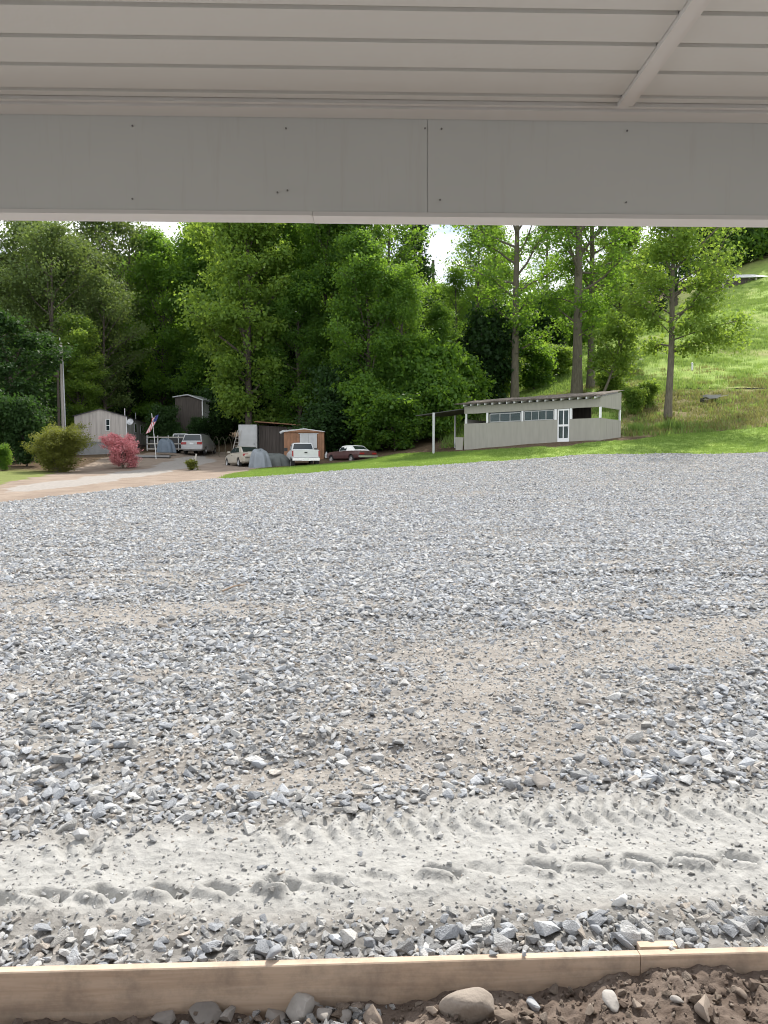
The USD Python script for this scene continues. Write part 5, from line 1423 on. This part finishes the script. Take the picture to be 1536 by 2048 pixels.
part(vn, 'body', b, M['silver_paint'], 28)
part(vn, 'rear_window', quad_plate([(-2.335, 0.76, 1.12), (-2.335, -0.76, 1.12), (-2.105, -0.64, 1.60), (-2.105, 0.64, 1.60)], 0.012), M['glass'])
for s in (1, -1):
    part(vn, 'tail_light', G().box((-2.47, s * 0.68 - 0.22, 0.80), (-2.36, s * 0.68 + 0.22, 1.00)), M['tail'])
    part(vn, 'side_window', quad_plate([(1.2, s * 0.85, 1.10), (-2.0, s * 0.865, 1.10), (-1.9, s * 0.765, 1.56), (0.6, s * 0.765, 1.56)][::1 if s < 0 else -1], 0.014), M['glass'])
    for x in (1.5, -1.4):
        wheel(vn, x, s * 0.83, 0.33, 0.2, s)
part(vn, 'rear_bumper', G().box((-2.54, -0.88, 0.40), (-2.44, 0.88, 0.60)), M['silver_paint'])
part(vn, 'licence_plate', G().box((-2.485, -0.16, 0.80), (-2.455, 0.16, 0.94)), M['white_paint'])
part(vn, 'roof_rail', G().tube([(-1.8, 0.62, 1.76), (-1.7, 0.62, 1.80), (0.2, 0.62, 1.79), (0.3, 0.62, 1.74)], 0.02, 5), M['black_plastic'])
part(vn, 'roof_rail', G().tube([(-1.8, -0.62, 1.76), (-1.7, -0.62, 1.80), (0.2, -0.62, 1.79), (0.3, -0.62, 1.74)], 0.02, 5), M['black_plastic'])

# maroon two-door with a white top
g0 = ground_at(700, 54)
cv = thing('convertible_car', 'dark maroon two-door car with a white vinyl top at the edge of the woods', 'car', (g0[0], 55.5, g0[2] - 0.20), 180 - 55, None, 0.93)
W = 0.92
body = [(-2.4, ring_body(0.78, 0.42, 0.84)), (-2.3, ring_body(0.86, 0.34, 0.92)), (-1.2, ring_body(W, 0.28, 0.95)), (0.6, ring_body(W, 0.28, 0.93)), (1.9, ring_body(0.88, 0.30, 0.88)), (2.35, ring_body(0.78, 0.36, 0.80)), (2.45, ring_body(0.70, 0.42, 0.72))]
b = car_body(body, None, (-1.4, 1.5), 0.32, W)
part(cv, 'body', b, M['maroon_paint'], 28)
cab = [(-1.55, ring_cab(0.74, 0.68, 0.90, 0.99)), (-0.95, ring_cab(0.78, 0.62, 0.88, 1.33)), (-0.3, ring_cab(0.80, 0.62, 0.88, 1.37)), (0.35, ring_cab(0.78, 0.60, 0.88, 1.33)), (0.5, ring_cab(0.78, 0.60, 0.88, 1.26))]
tp = part(cv, 'vinyl_top', loft(cab), M['vinyl_top'], 28)
part(cv, 'rear_window', quad_plate([(-1.47, 0.56, 1.03), (-1.47, -0.56, 1.03), (-1.02, -0.46, 1.29), (-1.02, 0.46, 1.29)], 0.014), M['glass'])
part(cv, 'windscreen', quad_plate([(1.0, -0.66, 0.95), (1.0, 0.66, 0.95), (0.50, 0.56, 1.30), (0.50, -0.56, 1.30)], 0.012), M['glass'])
for s in (1, -1):
    part(cv, 'side_window', quad_plate([(0.42, s * 0.79, 0.98), (-0.55, s * 0.80, 0.98), (-0.50, s * 0.68, 1.25), (0.36, s * 0.68, 1.24)][::1 if s < 0 else -1], 0.016), M['glass'])
    part(cv, 'tail_light', G().box((-2.42, s * 0.55 - 0.2, 0.66), (-2.33, s * 0.55 + 0.2, 0.78)), M['tail'])
    for x in (1.5, -1.4):
        wheel(cv, x, s * 0.80, 0.32, 0.2, s)
part(cv, 'rear_bumper', G().box((-2.50, -0.84, 0.44), (-2.39, 0.84, 0.58)), M['chrome'])


def draped(seed, w, h, d, mt, name, label, category, loc, rz=0.0, sharp=0.6, folds=7):
    """A tarp thrown over things: peaked, falling in folds to the ground."""
    na, nb = 48, 16
    A, B = np.meshgrid(np.linspace(0, 2 * np.pi, na), np.linspace(0, 1, nb), indexing='ij')
    rad = B ** sharp * (1 + 0.13 * B * np.sin(folds * A + seed) + 0.06 * B * np.sin((folds * 2 + 1) * A))
    x = w / 2 * rad * np.cos(A); y = d / 2 * rad * np.sin(A)
    z = h * (1 - B ** 3.2) * (1 - 0.28 * np.cos(A + 0.5) * B) + 0.05 * np.sin(3 * A + seed) * (1 - B) + 0.25 * h * np.exp(-((np.cos(A - 0.9) - 1) / 0.5) ** 2) * B * (1 - B)
    P = np.stack([x, y, z], -1)
    P[..., 2] += 0.05 * (meshkit.fbm(P * 4, 3, seed) - 0.5)
    P[-1] = P[0]
    return single_at(name, (P.reshape(-1, 3), grid_faces(na, nb)), mt, label, category, loc, rz)


def single_at(name, mesh, mt, label, category, loc, rz=0.0, smooth=True, group=None):
    v, f, _ = meshkit.arrays(mesh.get() if isinstance(mesh, G) else mesh)
    v = v @ rotz(math.radians(rz)).T + np.asarray(loc, float)
    return single(name, (v, f), mt, label, category, smooth, group)


g0 = ground_at(522, 51.5)
draped(3, 1.45, 1.25, 1.2, M['tarp_grey'], 'tarp', 'grey tarp draped in a peak at the tail of the silver sedan', 'tarp', (g0[0], 51.5, g0[2] - 0.1))
g0 = ground_at(548, 52)
draped(5, 2.2, 0.95, 1.4, M['heap'], 'covered_heap', 'low dark covered heap between the grey tarp and the pickup', 'heap', (g0[0], 53, g0[2] - 0.1))

# yard things by the mobile home
g0 = at(340, 908, 66)
ut = thing('cargo_trailer', 'low flat trailer with white rail sides standing right of the flag', 'trailer', (g0[0], 66.5, g0[2]), 4)
for z in (0.40, 0.85, 1.40):
    part(ut, 'rail', G().box((-2.1, -0.03, z), (1.4, 0.02, z + 0.09)), M['pole_wood'])
for x in (-2.1, -1.2, -0.3, 0.55, 1.34):
    part(ut, 'stake', G().box((x, 0.022, 0.3), (x + 0.07, 0.08, 1.6)), M['steel'])
part(ut, 'bed', G().box((-2.1, 0.09, 0.42), (1.4, 1.8, 0.54)), M['dark_boards'])
for x in (-0.9, 0.1):
    for y in (0.0, 1.7):
        part(ut, 'wheel', G().tube([(x, y + 0.10, 0.3), (x, y + 0.28, 0.3)], 0.32, 16), M['rubber'], 40)
part(ut, 'load', G().box((-1.9, 0.3, 0.55), (-0.5, 1.5, 1.25)).box((-0.3, 0.4, 0.55), (1.1, 1.6, 1.40)), M['dark_inside'])
g0 = at(334, 905, 64)
draped(9, 1.5, 1.1, 1.0, M['tarp_blue'], 'blue_tarp', 'blue-grey tarp hanging over things in front of the rail trailer', 'tarp', (g0[0], 64, g0[2]))
g0 = at(363, 905, 70)
vt = thing('covered_truck', 'pale blue-grey vehicle mostly hidden between the rail trailer and the minivan', 'truck', (g0[0], 71, g0[2]), 90)
part(vt, 'body', loft([(-1.6, ring_body(0.80, 0.5, 1.1)), (-1.5, ring_body(0.86, 0.45, 1.15)), (1.5, ring_body(0.86, 0.45, 1.15)), (2.0, ring_body(0.75, 0.5, 1.0))]), M['tarp_blue'], 28)
part(vt, 'cab', loft([(-1.4, ring_cab(0.8, 0.74, 1.1, 1.2)), (-1.2, ring_cab(0.8, 0.68, 1.1, 1.7)), (0.4, ring_cab(0.8, 0.68, 1.1, 1.7)), (1.1, ring_cab(0.78, 0.7, 1.1, 1.2))]), M['truck_paint'], 28)
part(vt, 'rear_window', quad_plate([(-1.37, 0.66, 1.24), (-1.37, -0.66, 1.24), (-1.23, -0.58, 1.62), (-1.23, 0.58, 1.62)], 0.012), M['glass'])
for s in (1, -1):
    part(vt, 'tail_light', G().box((-1.63, s * 0.68 - 0.1, 0.75), (-1.57, s * 0.68 + 0.1, 0.95)), M['tail'])
    for x in (-1.0, 1.3):
        wheel(vt, x, s * 0.72, 0.33, 0.2, s)
q = at(305, 912, 62)
single_at('concrete_slab', G().box((-1.4, -0.35, -0.1), (1.4, 0.35, 0.06)), M['track_slab'] if 'track_slab' in M else M['skirting'], 'flat pale slab on the ground at the foot of the flagpole', 'slab', q, 4, False)
# marker post in the weed clump
g0 = ground_at(390, 50)
mp = thing('wooden_stub', 'short grey post standing out of the dark weeds in the driveway', 'post', g0, 0)
part(mp, 'post', G().tube([(0, 0, -0.2), (0.03, 0.0, 0.6), (0.12, 0, 1.05)], [0.11, 0.08, 0.05], 8), M['pole_wood'], 30)
part(mp, 'stub', G().tube([(0.02, 0, 0.5), (-0.16, -0.05, 0.8)], [0.05, 0.03], 6), M['pole_wood'], 30)
# bits by the pickup
q = on_ground(651, 921)
bt = thing('white_jug', 'small white jug standing at the right corner of the orange shed', 'jug', (q[0], q[1] + 1, tz(q[0], q[1] + 1) + 0.1), 0)
part(bt, 'body', trimesh.creation.revolve(np.array([[0, 0], [0.11, 0.0], [0.12, 0.05], [0.12, 0.28], [0.06, 0.38], [0.05, 0.44], [0, 0.44]]), sections=14), M['dull_white'], 30)
part(bt, 'cap', G().tube([(0, 0, 0.44), (0, 0, 0.48)], 0.05, 10), M['tarp_blue'])

# right bank: tub, stake, pipe
q = on_ground(1424, 806)
tb = thing('wheelbarrow', 'pale wheelbarrow standing on the grassy bank right of the young maple', 'wheelbarrow', (q[0], q[1], q[2] - 0.05), 8)
part(tb, 'tray', loft([(-0.62, [(0.22, 0.50), (0.34, 0.66), (0.31, 0.66), (-0.31, 0.66), (-0.34, 0.66), (-0.22, 0.50)]), (-0.35, [(0.24, 0.38), (0.42, 0.64), (0.38, 0.60), (-0.38, 0.60), (-0.42, 0.64), (-0.24, 0.38)]), (0.30, [(0.24, 0.40), (0.42, 0.66), (0.38, 0.62), (-0.38, 0.62), (-0.42, 0.66), (-0.24, 0.40)]), (0.55, [(0.22, 0.56), (0.34, 0.70), (0.30, 0.69), (-0.30, 0.69), (-0.34, 0.70), (-0.22, 0.56)])]), M['dull_white'], 25)
for s in (1, -1):
    part(tb, 'handle', G().tube([(-0.75, s * 0.05, 0.28), (-0.2, s * 0.20, 0.37), (0.5, s * 0.26, 0.52), (1.15, s * 0.30, 0.66)], 0.022, 6), M['pole_wood'])
    part(tb, 'leg', G().tube([(0.15, s * 0.24, 0.44), (0.32, s * 0.28, 0.02), (0.5, s * 0.25, 0.50)], 0.018, 5), M['black_plastic'])
part(tb, 'wheel', G().tube([(-0.78, -0.05, 0.24), (-0.78, 0.05, 0.24)], 0.2, 14), M['rubber'], 40)
q = on_ground(1384, 741)
sk = thing('white_marker', 'small white marker post standing on the hillside above the bank', 'marker post', q, 0)
part(sk, 'post', G().tube([(0, 0, -0.2), (0, 0, 0.66)], 0.10, 10), M['white_paint'], 30)
part(sk, 'cap', G().tube([(0, 0, 0.66), (0, 0, 0.70), (0, 0, 0.76)], [0.13, 0.12, 0.05], 10), M['steel'], 30)
pts = [on_ground(px, 778.5) + np.array([0, 0, 0.12]) for px in np.linspace(1352, 1640, 16)]
pts = np.array(pts); pts[:, 1] = np.linspace(pts[0, 1], pts[-1, 1], 16)
pts = np.array([[p[0], p[1], max(tz(p[0], p[1]) + 0.08, at(768 + p[0] / p[1] * FPX, 778.5, p[1])[2])] for p in pts])
single('black_pipe', G().tube(pts, 0.045, 6), M['black_plastic'], 'long thin black pipe running level along the top of the bank', 'pipe')
# white-roofed building on the crest
q = at(1500, 553, 128)
wb = thing('hilltop_building', 'long low building with a bright white roof on the hilltop at the upper right', 'building', (q[0], 128, q[2] - 2.2), -6)
part(wb, 'wall', G().box((-4.3, 0.2, -1.5), (14, 6.5, 2.05)), M['dark_boards'])
part(wb, 'roof', G().add([[x, y, z] for x in (-4.8, 14.5) for y, z in ((-0.4, 2.0), (-0.4, 2.08), (3.4, 3.35), (7.0, 2.0))], [[0, 4, 5, 1], [1, 5, 6, 2], [2, 6, 7, 3], [3, 7, 4, 0], [0, 1, 2, 3], [7, 6, 5, 4]]), M['white_paint'])
for k in range(4):
    part(wb, 'post', G().box((-4.4 + k * 5.2, -0.3, -1.5), (-4.2 + k * 5.2, -0.1, 1.98)), M['pole_wood'])

# ------------------------------------------------------------------ stones one can point to
def big_stone(name, px, py, wpx, label, mt='stone_grey', seed=0, round_=2, flat=0.7, surf='dirt', group=None, sink=0.25):
    round_ = round_ or -1
    Ys = np.linspace(2.0, 9.0, 2000)
    P = np.array([at(px, py, Y) for Y in Ys])
    if surf == 'dirt':
        hgt = dirt_height(P[:, 0], P[:, 1]); hgt = np.where(P[:, 1] > curb_y(P[:, 0]), 9, hgt)
    elif surf == 'top':
        hgt = 0 * Ys + 0.001
    else:
        hgt = gravel_height(P[:, 0], P[:, 1])
    i = int(np.argmax(P[:, 2] < hgt))
    p = P[i].copy(); p[2] = hgt[i]
    rad = 0.5 * S(wpx, float(np.linalg.norm(p - np.array([0, 0, EYE]))))
    m = stone_mesh(seed + 500, flat, 14, round_)
    v = np.array(m.vertices); v /= np.abs(v[:, :2]).max()
    a = np.random.default_rng(seed).uniform(0, 6.28)
    v = (v @ rotz(a).T) * rad + p + np.array([0, 0, rad * flat * (1 - 2 * sink)])
    return single(name, (v, m.faces), M[mt], label, 'stone', 35 if round_ > 0 else 22, group)


big_stone('boulder', 936, 2030, 96, 'largest rounded tan boulder half buried in the dirt below the board', 'stone_boulder', 1, 5, 0.85, sink=0.33)
big_stone('stone', 1066, 2018, 38, 'upright smooth bluish-grey stone right of the largest boulder', 'stone_blue', 2, 3, 0.9)
for i, (px, py, w, lab, mt, rd) in enumerate([
    (410, 2040, 56, 'large angular grey stone at the left end of the rock heap under the board', 'stone_heap', 0),
    (510, 2020, 34, 'blocky grey stone on top of the rock heap left of centre', 'stone_heap', 0),
    (552, 2040, 46, 'broad grey stone at the bottom middle of the rock heap', 'stone_heap', 0),
    (604, 2032, 56, 'biggest pale stone in the middle of the rock heap', 'stone_heap', 0),
    (652, 2040, 38, 'smooth oval grey stone at the right end of the rock heap', 'stone_heap', 2),
    (692, 2038, 36, 'rounded pale stone alone just right of the rock heap', 'stone_heap', 2),
    (738, 2022, 20, 'small tan stone between the rock heap and the largest boulder', 'stone_heap', 2),
    (746, 2042, 42, 'flat brown stone left of the largest boulder', 'stone_dirt', 2),
    (866, 2030, 26, 'pointed grey-brown stone touching the left side of the largest boulder', 'stone_dirt', 0),
    (1006, 2042, 42, 'grey-brown stone tucked against the right side of the largest boulder', 'stone_dirt', 2),
    (1221, 2010, 44, 'flat tilted tan stone in the dirt below the right half of the board', 'stone_heap', 2),
    (1275, 2016, 26, 'small dirty stone between the flat tan stone and the round pebble', 'stone_dirt', 0),
    (1353, 2005, 24, 'round pale pebble in the dirt near the right end', 'stone_heap', 3),
    (1408, 2024, 52, 'reddish-brown slab of stone in the dirt at the lower right', 'stone_dirt', 0),
    (1484, 1996, 24, 'small round brown stone at the far right of the dirt', 'stone_dirt', 3),
    (1180, 2030, 26, 'dusty brown stone just left of the flat tan stone', 'stone_dirt', 0),
    (330, 2046, 46, 'long flat grey stone at the lower left edge of the rock heap', 'stone_heap', 0),
    (455, 2044, 40, 'jagged stone in the front of the rock heap', 'stone_heap', 0),
    (580, 2016, 26, 'thin upright stone at the back of the rock heap', 'stone_heap', 0),
    (628, 2018, 24, 'small dark stone behind the biggest pale stone', 'stone_heap', 0),
]):
    big_stone('stone', px, py, w, lab, mt, 10 + i, rd, 0.72)
big_stone('stone', 550, 1912, 38, 'bluish-white stone sitting on the top edge of the board', 'stone_blue', 40, 2, 0.6, 'top', sink=0.1)
big_stone('stone', 987, 1911, 16, 'small dark stone on the board top right of centre', 'stone_blue', 41, 0, 0.7, 'top', sink=0.1)
big_stone('stone', 1048, 1912, 14, 'smallest dark pebble on the board top', 'stone_blue', 42, 0, 0.7, 'top', sink=0.1)
for i, (px, py, w, lab, mt) in enumerate([(1193, 1868, 34, 'dark blocky stone standing out of the gravel behind the board at right', 'stone_blue'), (672, 1888, 36, 'tall grey stone leaning on the gravel behind the board near the middle', 'stone_blue'),
                                          (1166, 1838, 26, 'bluish angular stone in the dust above the dark blocky stone', 'stone_blue'), (1240, 1808, 34, 'pale flat slab lying in the dusty strip at right', 'stone_grey'),
                                          (160, 1678, 36, 'white smooth stone at the left where gravel meets the dusty strip', 'stone_grey'), (1375, 1528, 40, 'long pale flat stone on the gravel at right', 'stone_grey'),
                                          (518, 1535, 34, 'bluish block of stone in the middle left gravel', 'stone_blue'), (730, 1544, 30, 'white square stone in the central gravel', 'stone_grey'), (1080, 1572, 40, 'blocky tan and grey stone above the dusty strip left of centre right', 'stone_tan')]):
    big_stone('stone', px, py, w, lab, mt, 60 + i, 0, 0.62, 'gravel', sink=0.2)
# loose stones lying along the back of the board
r = np.random.default_rng(77)
first = None
for i in range(90):
    x = r.uniform(-1.75, 1.75); y = curb_y(x) + 0.06 + abs(r.normal(0, 0.10))
    s = 0.026 * math.exp(r.normal(0, 0.32))
    z = float(gravel_height(np.array([x]), np.array([y]))[0]) + s * 0.35
    loc, rz = (x, y, z), r.uniform(0, 360)
    lab = 'angular grey stone in the row of loose stones along the back of the board'
    grp = 'loose stones along the back of the board'
    if i < 6:
        p = thing('loose_stone', lab, 'stone', loc, rz, grp, s, r.normal(0, 15), r.normal(0, 15))
        part(p, 'stone', stone_mesh(700 + i, 0.72), M[('stone_grey', 'stone_blue', 'stone_grey')[i % 3]])
        first = (first or []) + [p]
    else:
        copy_of(first[i % 6], lab, loc, rz, s, grp, None, r.normal(0, 15), r.normal(0, 15))
# clods and pebbles in the dirt
n = 2600
x = r.uniform(-1.8, 1.9, n); y = curb_y(x) - np.abs(r.normal(0, 0.28, n)) - 0.02
s = 0.008 * np.exp(r.normal(0, 0.55, n)) * np.where(np.abs(x + 0.36) < 0.36, 2.3, 1.0)
s = np.clip(s, 0.003, 0.034)
instancer('clods', [(stone_mesh(800 + i, 0.8), M[('stone_dirt', 'earth', 'stone_dirt', 'earth', 'stone_grey')[i]], False) for i in range(5)], np.stack([x, y, dirt_height(x, y) + s * 0.3], 1), quats(r.uniform(0, 6.28, n), r.normal(0, 0.4, n), r.normal(0, 0.4, n)), np.repeat(s[:, None], 3, 1), np.where(np.abs(x + 0.36) < 0.4, r.choice([0, 2, 4, 4], n), r.integers(0, 4, n)))
# a stick on the gravel
a, b = on_ground(445, 1192), on_ground(491, 1182)
mid = (a + b) / 2
pts = np.array([a, mid + np.array([0, 0.03, 0]), b]); pts[:, 2] = gravel_height(pts[:, 0], pts[:, 1]) + 0.055
sk = thing('stick', 'dry forked stick lying on the gravel left of the centre', 'stick', mid, 0)
part(sk, 'stem', G().tube(pts - mid, [0.014, 0.012, 0.006], 6), M['stick'], True)
part(sk, 'twig', G().tube([pts[1] - mid, pts[1] - mid + np.array([0.06, 0.05, 0.01])], [0.006, 0.003], 5), M['stick'])
